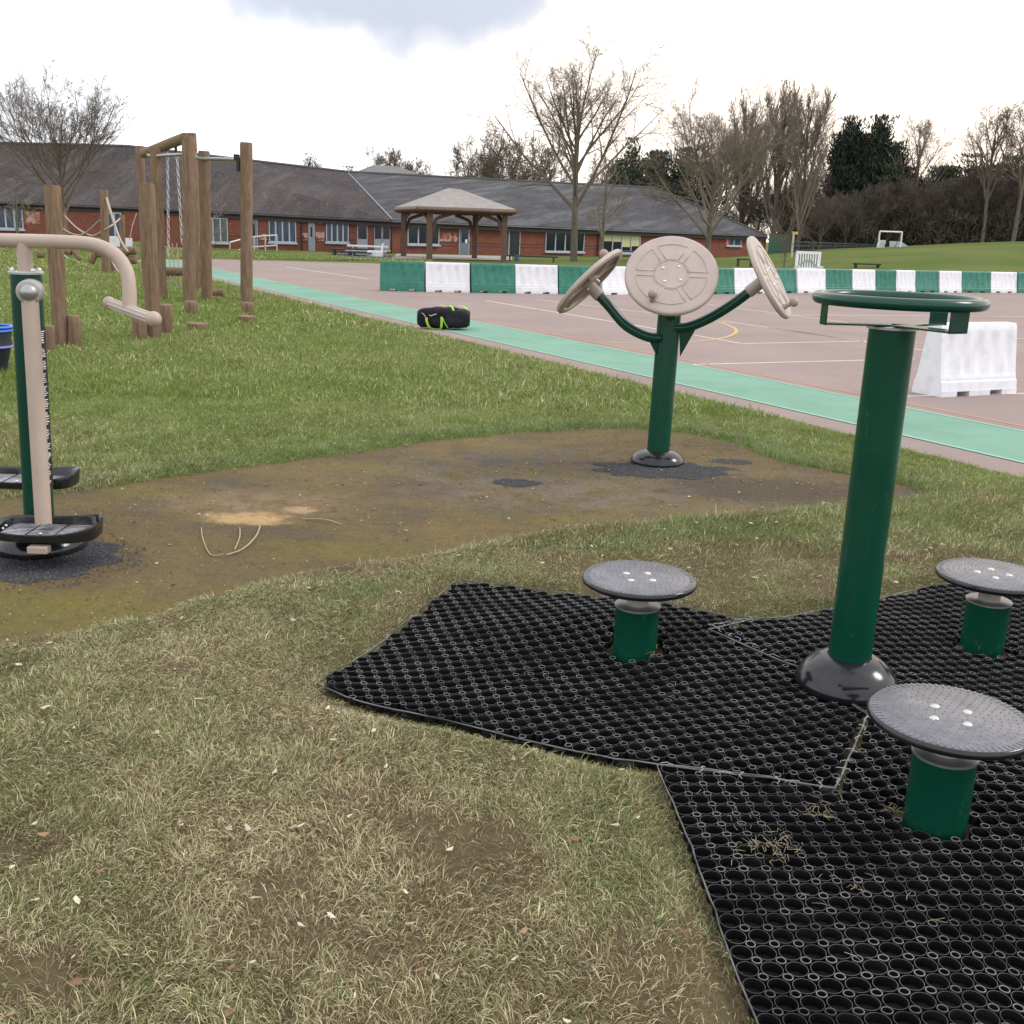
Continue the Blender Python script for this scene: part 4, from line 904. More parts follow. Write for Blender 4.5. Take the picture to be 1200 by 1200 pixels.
root = thing('climbing_frame', (fb.x, fb.y, 0), 'tall timber climbing frame with a slanting log beam, metal bars and hanging chains', 'climbing frame')
fp = {}
for nm, a in dict(a=(163.5, 171, 172, 337, 9.5), c=(181.5, 173, 190.5, 353, 12), d=(221, 160, 222, 357, 15.2), e=(224.5, 156, 234, 341, 10.5), f=(239, 177, 242.5, 354, 13), g=(288.5, 167, 289, 357, 14.3)).items():
    b, t, r = post_px(*a); fp[nm] = (b, t, r); o = log_mb(b, t, r).build('post', wood, root, smooth=60)
ya, yd = fp['a'][0].y, fp['d'][0].y
log_mb(P(168, 180, ya-0.3), P(217, 161.5, yd), 0.095).build('beam', wood, root, smooth=60)
MB().tube([P(172.5, 182, fp['c'][0].y), P(178, 183, fp['c'][0].y), P(229, 180, yd+0.2)], 0.032, 12).build('metal_bar', steel, root)
MB().tube([P(229, 184.5, fp['f'][0].y), P(237, 186, fp['f'][0].y-0.1), P(279, 187, fp['g'][0].y)], 0.034, 12).build('metal_bar', steel, root)
p = P(279, 191, fp['g'][0].y-0.05); mb = MB(); mb.box(p, (0.06, 0.05, 0.30)); mb.box(P(276.5, 184, fp['g'][0].y-0.05), (0.08, 0.06, 0.1)); mb.build('bracket', black_m, root, bevel=0.01)
p = P(196, 169, yd+0.4); MB().box(P(206, 171, yd+1), (0.04, 0.05, 0.3)).build('hanger', black_m, root); MB().box(P(196, 174, yd+1.6), (0.04, 0.05, 0.25)).build('hanger', black_m, root)
def chain_mb(a, b, link=0.09, r=0.009):
    a, b = Vector(a), Vector(b); n = max(int((b-a).length/link), 2); mb = MB(); d = (b-a).normalized(); s = d.cross(Vector((0.3, 1, 0))).normalized(); s2 = d.cross(s)
    for i in range(n):
        c = a.lerp(b, (i+.5)/n); q = s if i % 2 else s2; hl = link*0.6; hw = link*0.24
        mb.tube([c-d*hl, c-d*hl*.6+q*hw, c+d*hl*.6+q*hw, c+d*hl, c+d*hl*.6-q*hw, c-d*hl*.6-q*hw], r, 4, closed=True)
    return mb
cy = yd+1.2
for (x0, y0, x1, y1) in ((196.5, 178, 197.5, 300), (207, 176, 213.5, 286)): chain_mb(P(x0, y0, cy), P(x1, y1, cy)).build('chain', chain_m, root, smooth=60)
for x in (200, 205, 210): MB().tube(catmull([P(x-3, 285, cy+.3), P(x-2, 298, cy+.3), P(x, 318, cy+.2)]), 0.012, 5).build('rope', rope_m, root)
log_mb(P(193, 318, cy), P(215, 318.5, cy), 0.085).build('hanging_step', wood, root, smooth=60)
for x in (196, 208):
    p0 = P(x-4, 320, cy-.05); p1 = P(x+4, 320, cy-.05); MB().tube(catmull([p0, p0.lerp(p1, .25)+Vector((0, 0, -.25)), p0.lerp(p1, .75)+Vector((0, 0, -.25)), p1]), 0.013, 6).build('rope_loop', rope_m, root)
# low bench-like log table beyond
b, t, r = post_px(256, 341, 256, 350.5, 14); root = thing('log_seat', b, 'low timber seat beyond the frame near the track edge', 'log seat', GP)
log_mb(P(250, 343.5, b.y), P(262.5, 342.5, b.y), 0.075).build('seat', wood_top, root, smooth=60)
for x in (252, 260.5): q = G(x, 351); log_mb((q.x, b.y, q.z-.05), P(x, 344, b.y), 0.06, 12).build('leg', wood, root, smooth=60)
# rope bridge beyond
rb = G(122, 321); root = thing('rope_bridge', (rb.x, rb.y, rb.z), 'far timber rope bridge with pale sagging ropes on the left lawn', 'rope bridge')
pp = {}
for nm, a in dict(p=(122, 222.5, 124, 321, 9.5), q=(143, 252, 144.5, 318, 6.2), s=(74, 249, 76, 303, 5.5), r2=(133, 303, 134, 320, 8)).items():
    b, t, r = post_px(*a); pp[nm] = (b, t, r); log_mb(b, t, r, 14).build('post', wood, root, smooth=60)
def rope(pts, r=0.022, Y=None, name='rope'): MB().tube(catmull([P(x, y, yy) for x, y, yy in pts], 6), r, 6).build(name, rope_m, root, smooth=60)
yp, yq, ys_ = pp['p'][0].y, pp['q'][0].y, pp['s'][0].y
rope([(76, 253, ys_), (90, 267, (ys_+yp)/2), (107, 276, yp+1), (118, 272, yp)]); rope([(71, 266, ys_), (85, 274, ys_-1), (98, 274, yp+2), (117, 258, yp)]); rope([(118, 272, yp), (131, 264, yp), (141, 256, yq)])
rope([(125, 232, yp-.1), (130, 249, yp-.6), (140, 279, yp-1), (150, 295, yp-1.2)], 0.032); rope([(128, 300, yp-.2), (135, 313, yp-.3), (142, 323, yp-.4)], 0.025); rope([(160, 250, yq), (155, 265, yq), (152, 281, yq)], 0.015); rope([(73, 297, ys_), (80, 303, ys_-.5), (88, 305, ys_-1)], 0.03)
for (x0, y0, x1, y1, r) in ((84, 292, 94, 304, .07), (114, 293, 107, 308, .09), (44, 298, 52, 298, .10), (77, 294, 84, 296, .09), (115, 298, 122, 299, .09), (138, 296, 160, 293, .12), (142, 304, 160, 305, .11)): log_mb(P(x0, y0, yp+1), P(x1, y1, yp+1), r, 12).build('log', wood, root, smooth=60)
mb = MB()
for (x0, y0, x1, y1) in ((128, 277, 141, 289), (146.5, 279, 155, 289)):
    o_ = MB().box((P(x0, y0, yp+3)+P(x1, y1, yp+3))/2, ((P(x1, y1, yp+3)-P(x0, y1, yp+3)).length, 0.03, (P(x0, y0, yp+3)-P(x0, y1, yp+3)).length)).build('notice_board', white_pl, loc=(rb.x, yp+3, 0.3), bevel=.01)
    tag(o_, 'blank white board behind the rope bridge, %s' % ('the wider left one' if x0 < 140 else 'the smaller right one'), 'board')
# trestle of poles at the far left
b = G(15, 282); root = thing('timber_trestle', (b.x, b.y, b.z), 'low trestle of horizontal timber rails at the far left by the brick wall', 'trestle')
for (x0, y0, x1, y1) in ((-10, 261, 18, 265), (-10, 266.5, 31, 269), (-8, 271, 32, 273), (2, 268, 30, 267)): log_mb(P(x0, y0, b.y), P(x1, y1, b.y), 0.06, 10).build('rail', wood_top, root, smooth=60)
for x in (2, 17, 31): q = G(x, 284); log_mb((q.x, b.y, q.z-.2), P(x, 264, b.y), 0.06, 10).build('leg', wood, root, smooth=60)
# buckets
tb_ = G(-8, 438); root = thing('stacked_tubs', (tb_.x, tb_.y, 0), 'stack of dark tubs with blue and purple rims at the left edge', 'tub')
tp_ = P(-8, 381, tb_.y); hh = tp_.z; rr_ = M(26, tp_)
dk_ = mat('dark_tub', (0.03, 0.035, 0.05), 0.4, var=.3); bl_ = mat('blue_rim', (0.05, 0.20, 0.70), 0.4); pu_ = mat('purple_rim', (0.22, 0.18, 0.55), 0.4)
MB().lathe((tb_.x, tb_.y, 0.0), [(rr_*.55, 0), (rr_*.85, hh*.55), (rr_*.9, hh*.57), (rr_*.88, hh*.72), (rr_*.97, hh*.97), (rr_*.90, hh*.96), (rr_*.80, hh*.6), (0.01, hh*.58)], 40).build('tub', dk_, root, smooth=40)
for zz, rq, m_ in ((hh*.97, rr_*.97, bl_), (hh*.90, rr_*.955, bl_), (hh*.57, rr_*.9, pu_)): MB().tube([(tb_.x+rq*math.cos(a), tb_.y+rq*math.sin(a), zz) for a in [2*math.pi*k/40 for k in range(40)]], 0.012, 8, closed=True).build('rim', m_, root, smooth=180)
# ------------------------------------------------------------------ school building
nt = NT('red_brick', 0.9)
br_ = nt.n.new('ShaderNodeTexBrick'); mp = nt.n.new('ShaderNodeMapping'); mp.inputs['Rotation'].default_value = (math.radians(90), 0, 0)
nt.l.new(nt.pos, mp.inputs['Vector']); nt.l.new(mp.outputs[0], br_.inputs['Vector'])
br_.inputs['Scale'].default_value = 2.2; br_.inputs['Color1'].default_value = (0.235, 0.088, 0.058, 1); br_.inputs['Color2'].default_value = (0.18, 0.068, 0.048, 1); br_.inputs['Mortar'].default_value = (0.26, 0.12, 0.09, 1); br_.inputs['Mortar Size'].default_value = 0.015
n1 = nt.noise(0.5, 6); n2 = nt.noise(2.5, 5); c = nt.mix(nt.mapr(n1, 0.4, 0.7, 0, 0.5), br_.outputs['Color'], (0.16, 0.05, 0.04)); c = nt.mix(nt.mapr(n2, 0.5, 0.8, 0, .4), c, (0.33, 0.12, 0.07)); brick = nt.out(c)
def roofmat(name, c1, c2, c3, st, rot=0.0):
    nt = NT(name, 0.85); mp = nt.n.new('ShaderNodeMapping'); mp.inputs['Rotation'].default_value = (0, 0, rot); nt.l.new(nt.pos, mp.inputs['Vector'])
    n1 = nt.noise(1.0, 7, st, 0.7, mp.outputs[0]); n2 = nt.noise(0.25, 5, vec=mp.outputs[0]); n3 = nt.noise(2.2, 7, (1.0, .35, .35), .75, mp.outputs[0])
    c = nt.mix(nt.mapr(n2, 0.4, 0.62), c1, c2); c = nt.mix(nt.mapr(n1, 0.48, 0.62, 0, .85), c, c3); c = nt.mix(nt.mapr(n3, 0.58, 0.72, 0, .6), c, (0.22, 0.21, 0.20)); n7 = nt.noise(7, 5, (1, .3, .3), .8, mp.outputs[0]); c = nt.mix(nt.mapr(n7, .55, .7, 0, .5), c, (.2, .2, .2)); c = nt.mix(nt.mapr(n3, 0.25, 0.42, .5, 0), c, (0.03, 0.03, 0.032))
    br = nt.n.new('ShaderNodeTexBrick'); br.inputs['Scale'].default_value = 1.6; br.inputs['Mortar Size'].default_value = 0.03; br.inputs['Color1'].default_value = (1, 1, 1, 1); br.inputs['Color2'].default_value = (.78, .78, .78, 1); br.inputs['Mortar'].default_value = (.5, .5, .5, 1)
    nt.l.new(mp.outputs[0], br.inputs['Vector']); mm = nt.n.new('ShaderNodeMix'); mm.data_type = 'RGBA'; mm.blend_type = 'MULTIPLY'; mm.inputs[0].default_value = .8; nt.l.new(c, mm.inputs[6]); nt.l.new(br.outputs['Color'], mm.inputs[7]); return nt.out(mm.outputs[2])
roof_l = roofmat('brown_slate', (0.078, 0.060, 0.058), (0.052, 0.043, 0.044), (0.10, 0.088, 0.082), (1.2, .12, .12))
roof_r = roofmat('blue_slate', (0.090, 0.088, 0.095), (0.064, 0.059, 0.062), (0.15, 0.155, 0.165), (1.3, .14, .14), 0.5)
fascia = mat('dark_fascia', (0.035, 0.028, 0.026), 0.6); ridge_m = mat('ridge_tile', (0.09, 0.08, 0.075), 0.8, var=.3)
ZB, ZE = -0.35, 2.08
def PG(px, D): p = P(px, 270, D); return Vector((p.x, p.y, 0))
A0, A1, B1 = PG(-420, 51.5), PG(457, 60.5), PG(899, 86)
school = thing('school_building', (A1.x, A1.y, 0), 'long low red brick school with grey slate roofs across the background', 'building')
def wall_seg(a, b, name='wall'):
    d = (b-a).normalized(); n = Vector((-d.y, d.x, 0)); return MB().prism([Vector((a.x, a.y, ZB)), Vector((b.x, b.y, ZB)), Vector((b.x, b.y, ZE-.22)), Vector((a.x, a.y, ZE-.22))], n*0.3).build(name, brick, school, smooth=0)
wall_seg(A0, A1); wall_seg(A1, B1)
d1 = (A1-A0).normalized(); n1_ = Vector((-d1.y, d1.x, 0)); d2 = (B1-A1).normalized(); n2_ = Vector((-d2.y, d2.x, 0))
B2 = B1+n2_*17; wall_seg(B1, B2); A2 = A0+n1_*22; wall_seg(A2, A0); wall_seg(B2, A2+Vector((0, 14, 0)))
def roof_face(pts, m, name='roof', th=0.14):
    pts = [Vector(p) for p in pts]; mb = MB(); mb.prism(pts, (0, 0, -th)); return mb.build(name, m, school, smooth=0)
def at(px, py, Y): return P(px, py, Y)
eaveA0, eaveA1 = A0-n1_*0.45+Vector((0, 0, ZE+.02)), Vector((0, 0, 0))
eA1 = at(459.5, 258.0, A1.y-0.3); eB1 = at(899, 276.3, B1.y-0.4); eA0 = A0-n1_*0.45; eA0.z = ZE+.12
rA0 = at(-420, 158, 58); rAm = at(150, 172, 67.5); rJ = at(408, 202, 76.5); rB = at(767, 220.5, 87); eM = at(165, 243.0, 57.2)
rf1 = roof_face([eA0, eM, rAm, rA0], roof_l); rf2 = roof_face([eM, eA1, rJ, rAm], roof_l)
rf3 = roof_face([eA1, eB1, rB], roof_r); rf4 = roof_face([eA1, rB, rJ], roof_r)
eB2 = B2+Vector((1.0, .5, ZE)); eA2 = A2+Vector((0, 20, ZE))
roof_face([eB1, eB2, rB], roof_r); roof_face([rJ, rB, eB2, eA2], roof_r); roof_face([rA0, rAm, rJ, eA2], roof_l)
for a, b in ((rA0, rAm), (rAm, rJ), (rJ, rB), (rB, eB1)): MB().tube([a+Vector((0, 0, .02)), b+Vector((0, 0, .02))], 0.11, 6).build('ridge', ridge_m, school)
MB().tube([eA1+Vector((0, 0, .05)), rJ+Vector((0, 0, -.02))], 0.05, 5).build('valley_flashing', mat('lead_flashing', (0.22, 0.23, 0.25), .6), school)
for a, b in ((eA0, eM), (eM, eA1), (eA1, eB1)):
    d = (b-a).normalized(); MB().tube([a+Vector((0, -.08, -.10)), b+Vector((0, -.08, -.10))], 0.06, 8).build('gutter', black_m, school)
    MB().prism([a+Vector((0, .02, -.14)), b+Vector((0, .02, -.14)), b+Vector((0, .02, -.34)), a+Vector((0, .02, -.34))], (0, .35, 0)).build('fascia', fascia, school, smooth=0)
def on_wall(px, py, w):
    a, d, n = (A0, d1, n1_) if w == 1 else (A1, d2, n2_)
    r = ray(px, py); o = Vector((0, 0, EYE)); t = (a-o).dot(n)/r.dot(n); p = o+r*t; return (p-a).dot(d), p.z
def rect(w, x0, y0, x1, y1, out, th, m, name, parent, bevel=0.0):
    a, d, n = (A0, d1, n1_) if w == 1 else (A1, d2, n2_)
    u0, z0 = on_wall(x0, (y0+y1)/2, w)[0], on_wall((x0+x1)/2, y1, w)[1]; u1, z1 = on_wall(x1, (y0+y1)/2, w)[0], on_wall((x0+x1)/2, y0, w)[1]
    c = a+d*((u0+u1)/2)-n*out; c.z = (z0+z1)/2; R = Matrix((d, n, (0, 0, 1))).transposed()
    return MB().box(c, (u1-u0, th, z1-z0), R).build(name, m, parent, smooth=0), (u0, u1, z0, z1, a, d, n, R)
def window(w, x0, y0, x1, y1, panes, fm=frame_w, gm_=glass_d, sill=True, blinds=None, blind_m=None):
    a, d, n = (A0, d1, n1_) if w == 1 else (A1, d2, n2_); R = Matrix((d, n, (0, 0, 1))).transposed()
    u0 = on_wall(x0, (y0+y1)/2, w)[0]; u1 = on_wall(x1, (y0+y1)/2, w)[0]; z1 = on_wall((x0+x1)/2, y0, w)[1]; z0 = on_wall((x0+x1)/2, y1, w)[1]
    mb = MB(); t = 0.055
    def bx(ua, ub, za, zb_, out, th): c = a+d*((ua+ub)/2)-n*out; c.z = (za+zb_)/2; mb.box(c, (ub-ua, th, zb_-za), R)
    bx(u0, u1, z1-t, z1, .03, .08); bx(u0, u1, z0, z0+t, .03, .08); bx(u0, u0+t, z0+t, z1-t, .03, .08); bx(u1-t, u1, z0+t, z1-t, .03, .08)
    for k in range(1, panes): uu = u0+(u1-u0)*k/panes; bx(uu-t*.7, uu+t*.7, z0+t, z1-t, .032, .076)
    win = mb.build('window', fm, school, smooth=0)
    mb = MB(); bx(u0+t, u1-t, z0+t, z1-t, .005, .02); mb.build('pane', gm_, win, smooth=0)
    if sill: mb = MB(); bx(u0-.06, u1+.06, z0-.09, z0, .07, .16); mb.build('sill', frame_w, win, smooth=0)
    if blinds:
        for k, fr in enumerate(blinds):
            mb = MB(); a0 = u0+(u1-u0)*k/panes+t; a1 = u0+(u1-u0)*(k+1)/panes-t; bx(a0, a1, z1-t-(z1-z0-2*t)*fr, z1-t, .018, .012); mb.build('blind', blind_m, win, smooth=0)
    return win
def door(w, x0, y0, x1, y1, m=door_m, glass=None, lower=None, label=None):
    o, (u0, u1, z0, z1, a, d, n, R) = rect(w, x0, y0, x1, y1, .02, .06, frame_w if m is not black_m else door_m, 'door', school)
    def bx(f0, f1, g0, g1, out, th, mm, nm): c = a+d*(u0+(u1-u0)*(f0+f1)/2)-n*out; c.z = z0+(z1-z0)*(g0+g1)/2; return MB().box(c, ((u1-u0)*(f1-f0), th, (z1-z0)*(g1-g0)), R).build(nm, mm, o, smooth=0)
    bx(.08, .92, .01, .95, .058, .02, m, 'leaf')
    if glass: bx(*glass, .072, .012, glass_d, 'pane')
    if lower: bx(*lower, .074, .012, mat('grey_panel', (.30, .33, .36), .5), 'panel')
    bx(.84, .90, .45, .50, .09, .03, black_m, 'handle')
    if label: o['label'] = label
    return o
curt = mat('green_curtain_window', (0.10, 0.14, 0.12), 0.25, var=.5, scale=2, stretch=(8, 8, .3), world=True)
bluew = mat('blue_window', (0.025, 0.040, 0.085), 0.12, scale=1.6, col2=(0.07, 0.09, 0.14), stretch=(3, 3, .4), world=True)
window(1, -60, 237, -30, 268, 3, gm_=bluew); window(1, -14, 240, 27, 268, 4, gm_=bluew); window(1, 126, 249, 143, 280, 2, gm_=bluew)
window(1, 60, 246, 78, 268, 2, gm_=glass_d); window(1, 232, 255, 267, 284, 4, gm_=curt); window(1, 315, 256.5, 347, 284, 4, gm_=bluew); window(1, 382, 259, 408.5, 284, 4, gm_=bluew)
door(1, 291, 256, 302, 297, door_m, (.3, .7, .5, .85)); door(1, 361.5, 258, 369, 297, mat('pale_door', (0.26, 0.28, 0.30), .5), (.3, .6, .5, .8)); door(1, 418.5, 260.5, 430.5, 292, glass_d, None, (.08, .92, .02, .38))
door(1, 438.5, 259.5, 447.5, 293.5, glass_d, None, (.08, .92, .02, .40)); door(1, 448, 259.5, 457, 294, glass_d, None, (.08, .92, .02, .40))
window(2, 477, 263.5, 514, 286.5, 3); window(2, 638.6, 272, 684, 295, 4); window(2, 706, 275, 749.6, 296.5, 4, blinds=(.36, .38, .68, .62), blind_m=mat('yellow_blind', (.52, .50, .26), .8))
window(2, 851, 279, 868, 288, 2, gm_=bluew); window(2, 880, 280, 891, 288, 2, gm_=bluew)
door(2, 537.5, 266.5, 549.5, 298.5, door_m, (.2, .8, .45, .88)); door(2, 595.5, 269.5, 609, 301, mat('doorway_shade', (.008, .01, .012), .4))  # last one stands open: its shaded inside is painted as a near-black leaf
for xx, w in ((458.5, 1), (353, 1), (472, 2), (700.5, 2), (769, 2)):
    a, d, n = (A0, d1, n1_) if w == 1 else (A1, d2, n2_); u_, _ = on_wall(xx, 275, w); p = a+d*u_-n*.08; MB().tube([(p.x, p.y, ZB), (p.x, p.y, ZE-.1)], .045, 8).build('downpipe', black_m, school)
# faded chalky murals and the dark plinth course
nt = NT('faded_mural', .9); n1 = nt.noise(3.5, 5, rough=.7); n2 = nt.noise(1.2, 3); c = nt.mix(nt.mapr(n1, .46, .52), (0.24, 0.075, 0.05), (0.52, 0.32, 0.28)); c = nt.mix(nt.mapr(n2, .55, .6, 0, .6), c, (0.26, 0.08, 0.05)); mural = nt.out(c)
for (w, x0, y0, x1, y1) in ((1, 352, 273, 360.5, 281), (1, 370, 272, 380, 282), (1, 303, 274, 313, 282), (2, 515, 273, 536, 283), (1, 30, 248, 47, 262)): rect(w, x0, y0, x1, y1, .004, .008, mural, 'mural', school)
pl = mat('dark_brick_course', (.09, .045, .04), .9)
for (w, x0, x1) in ((1, 232, 290), (1, 303, 360), (1, 370, 417), (2, 477, 537), (2, 550, 595), (2, 610, 770)):
    a, d, n = (A0, d1, n1_) if w == 1 else (A1, d2, n2_); u0, _ = on_wall(x0, 280, w); u1, _ = on_wall(x1, 280, w)
    for zc, th in ((0.62, .05), (0.80, .05)): c = a+d*((u0+u1)/2)-n*.006; c.z = zc; MB().box(c, (u1-u0, .012, th), Matrix((d, n, (0, 0, 1))).transposed()).build('brick_course', pl, school, smooth=0)
rect(1, 372.5, 256.5, 377, 262, .02, .03, frame_w, 'wall_sign', school); rect(2, 850, 279, 854.5, 288, .02, .03, mat('red_sign', (.45, .08, .05), .5), 'wall_sign', school)
rect(2, 544, 280.5, 546.5, 285, .085, .01, white_pl, 'notice', school)
# second pavilion roof behind
q0 = P(413, 206, 98); q1 = P(503, 208, 100); hz = 3.2
pav = thing('hall_building', (q0.x, q0.y, 0), 'hip roof of a hall rising behind the school roof', 'building')
a_, b_, c_, d_ = Vector((q0.x-1, q0.y, q0.z-.2)), Vector((q1.x+1, q0.y, q0.z-.2)), Vector((q1.x+1, q0.y+12, q0.z-.2)), Vector((q0.x-1, q0.y+12, q0.z-.2)); r0 = P(437, 193.5, 104); r1 = P(466, 195, 104)
grm = mat('pale_slate', (.17, .17, .165), .8, var=.3, scale=2)
MB().add([a_, b_, c_, d_, r0, r1], [(0, 1, 5, 4), (1, 2, 5), (2, 3, 4, 5), (3, 0, 4), (3, 2, 1, 0)]).build('roof', grm, pav, smooth=0)
MB().box(((a_.x+b_.x)/2, a_.y+6.2, a_.z/2-.3), (b_.x-a_.x-1, 11.4, a_.z)).build('wall', brick, pav, smooth=0)
# ramp rails
q = G(265, 303); root = thing('ramp_handrail', (q.x, q.y, q.z), 'pale tubular handrail of the ramp in front of the school wall', 'handrail')
Yr = A1.y-4.0
for pts in ([(269.5, 284, -.6), (283, 280.5, 0), (298, 277.5, .4), (324.5, 275.5, .4)], [(269.5, 295.5, -.6), (283, 292.5, 0), (298, 289.5, .4), (324.5, 287.5, .4)]): MB().tube([P(x, y, Yr+z) for x, y, z in pts], .04, 8).build('rail', mat('pale_rail', (.6, .58, .54), .4), root)
for x, y0, y1 in ((269.5, 284, 301), (283, 280.5, 298), (298, 277.5, 297), (324.5, 275.5, 297), (311, 276.5, 297)): MB().tube([P(x, y0, Yr), P(x, y1, Yr)], .035, 8).build('post', mat('rail_post', (.45, .44, .42), .4), root)
# ------------------------------------------------------------------ gazebo
gb = G(530, 303)
gy0 = 50.0
fl, fr_, bl, brr = P(503, 305, gy0), P(590, 306, gy0+.5), P(473, 300, gy0+4.2), P(556, 302, gy0+4.6)
for p_ in (fl, fr_, bl, brr): p_.z = float(ground_z(p_.x, p_.y))
gz = thing('gazebo', (gb.x, gb.y, 0), 'open timber gazebo with a pale hipped roof in front of the school', 'gazebo')
topz = P(503, 243.5, fl.y).z;  hp = .17; pz = {}
cors = dict(fl=fl, fr=fr_, bl=bl, br=brr)
for k, p in cors.items():
    mb = MB(); mb.box((p.x, p.y, (topz-.2)/2-.05), (.26, .26, topz+.1)); mb.box((p.x, p.y, -.02), (.42, .42, .40)); mb.build('post', gaz_wood, gz, smooth=0, bevel=.01)
def beam(a, b, z, hgt=.26, wd=.16, name='beam', ext=.35):
    a = Vector((a.x, a.y, z)); b = Vector((b.x, b.y, z)); d = (b-a).normalized(); n = Vector((-d.y, d.x, 0)); R = Matrix((d, n, (0, 0, 1))).transposed(); return MB().box((a+b)/2, ((b-a).length+2*ext, wd, hgt), R).build(name, gaz_wood, gz, smooth=0)
for a, b, dz in ((fl, fr_, 0), (bl, brr, 0), (fl, bl, .004), (fr_, brr, .004)): beam(a, b, topz-.09+dz)
for a, b in ((fl, fr_), (fr_, fl), (bl, brr), (brr, bl), (fl, bl), (bl, fl), (fr_, brr), (brr, fr_)):
    d = Vector((b.x-a.x, b.y-a.y, 0)).normalized(); p0 = Vector((a.x, a.y, topz-1.05)); p1 = Vector((a.x, a.y, topz-.22))+d*1.0
    mid = p0.lerp(p1, .5)+Vector((0, 0, .17))-d*.17; ps = catmull([p0+d*.1, p0.lerp(mid, .6)+d*.03, mid, p1], 4); MB().tube(ps, .085, 6).build('brace', gaz_wood, gz, smooth=60)
ov = .50; ctr = (fl+fr_+bl+brr)/4
def outw(p): d = Vector((p.x-ctr.x, p.y-ctr.y, 0)); return Vector((p.x, p.y, 0))+Vector((math.copysign(ov, d.x), math.copysign(ov, d.y), topz+.06))
e1, e2, e3, e4 = outw(fl), outw(fr_), outw(brr), outw(bl)
e1 = P(497, 244.5, fl.y-.5); e1.z = topz+.06; e1 = outw(fl)
Yc = ctr.y; ra = P(526, 220.3, Yc); rb_ = P(541, 222.3, Yc+.3)
rm_ = mat('felt_shingle', (.33, .30, .275), .9, scale=3, col2=(.26, .235, .215), bump=.01, bscale=8)
lift = Vector((0, 0, -.10))
MB().add([e1, e2, e3, e4, ra, rb_, e1+lift, e2+lift, e3+lift, e4+lift], [(0, 1, 5, 4), (1, 2, 5), (2, 3, 4, 5), (3, 0, 4), (0, 6, 7, 1), (1, 7, 8, 2), (2, 8, 9, 3), (3, 9, 6, 0), (9, 8, 7, 6)]).build('roof', rm_, gz, smooth=0)
for a, b in ((e1, e2), (e2, e3), (e3, e4), (e4, e1)): MB().tube([a+Vector((0, 0, -.13)), b+Vector((0, 0, -.13))], .10, 6).build('fascia', gaz_wood, gz, smooth=60)
# ------------------------------------------------------------------ furniture far off
def bench(name, label, x0, x1, ytop, ybot, m, cat='bench', tbl=False):
    a, b = G(x0, ybot), G(x1, ybot); Y = (a.y+b.y)/2; zt = P((x0+x1)/2, ytop, Y).z; z0 = float(H((a.x+b.x)/2, Y)); L_ = (b-a).length; c = Vector(((a.x+b.x)/2, Y, 0))
    root = thing(name, (c.x, c.y, z0), label, cat)
    MB().box((c.x, c.y, zt), (L_, .7 if tbl else .35, .07)).build('table_top' if tbl else 'seat', m, root, smooth=0)
    for s in (-1, 1):
        if tbl:
            mb = MB()
            for q in (-1, 1): mb.box((c.x+s*L_*.36, c.y+q*.3, (zt+z0)/2), (.08, .09, zt-z0), Matrix.Rotation(q*.35, 3, 'X'))
            mb.build('leg', m, root, smooth=0)
            MB().box((c.x, c.y+s*.72, z0+(zt-z0)*.58), (L_, .26, .05)).build('seat', m, root, smooth=0)
        else: MB().box((c.x+s*L_*.42, c.y, (zt+z0)/2), (.07, .30, zt-z0)).build('leg', m, root, smooth=0)
    return root
dkw = mat('dark_stained_wood', (.035, .03, .028), .7); grw = mat('mossy_wood', (.10, .10, .06), .8)
bench('low_bench', 'long low dark bench in the grass behind the barriers, right of the gazebo', 604, 641, 300.5, 307.5, dkw)
bench('low_bench', 'low dark bench on the field left of the white bench, behind the turning discs', 864, 880, 304, 313, dkw)
bench('low_bench', 'low dark bench on the field right of the white bench', 1000, 1031, 309.5, 314.5, dkw)
bench('picnic_table', 'weathered green-brown picnic table below the window with yellow blinds', 727, 742, 294.5, 306, grw, 'picnic table', True)
bench('picnic_table', 'black picnic table in front of the school, left of the white table', 393, 413, 292.2, 299.5, dkw, 'picnic table', True)
bench('picnic_table', 'black picnic table in front of the school, partly behind the white table', 411, 432, 292, 301, dkw, 'picnic table', True)
bench('garden_table', 'white table cluttered with white things in front of the double door', 416, 447, 288.5, 301, white_pl, 'table', True)
q = P(447, 300, G(430, 301).y); o = MB().box(P(440, 297.5, q.y-.8), (.75, .4, .30)).build('storage_box', white_pl, loc=(q.x, q.y-.8, 0), bevel=.05); tag(o, 'white box on the ground beside the white table', 'box')
o = MB().tube([P(449, 285, q.y-.5), P(446.5, 301, q.y-.5)], .05, 8).build('white_pole', white_pl, loc=(q.x, q.y, 0)); tag(o, 'short white leaning pole at the right of the white table', 'pole')
q = G(605, 307); o = MB().tube([P(605.5, 299, q.y), P(605.5, 308, q.y)], .10, 10).build('blue_bollard', mat('blue_plastic', (.03, .09, .22), .5), loc=q); tag(o, 'small blue post beside the long low bench', 'post')
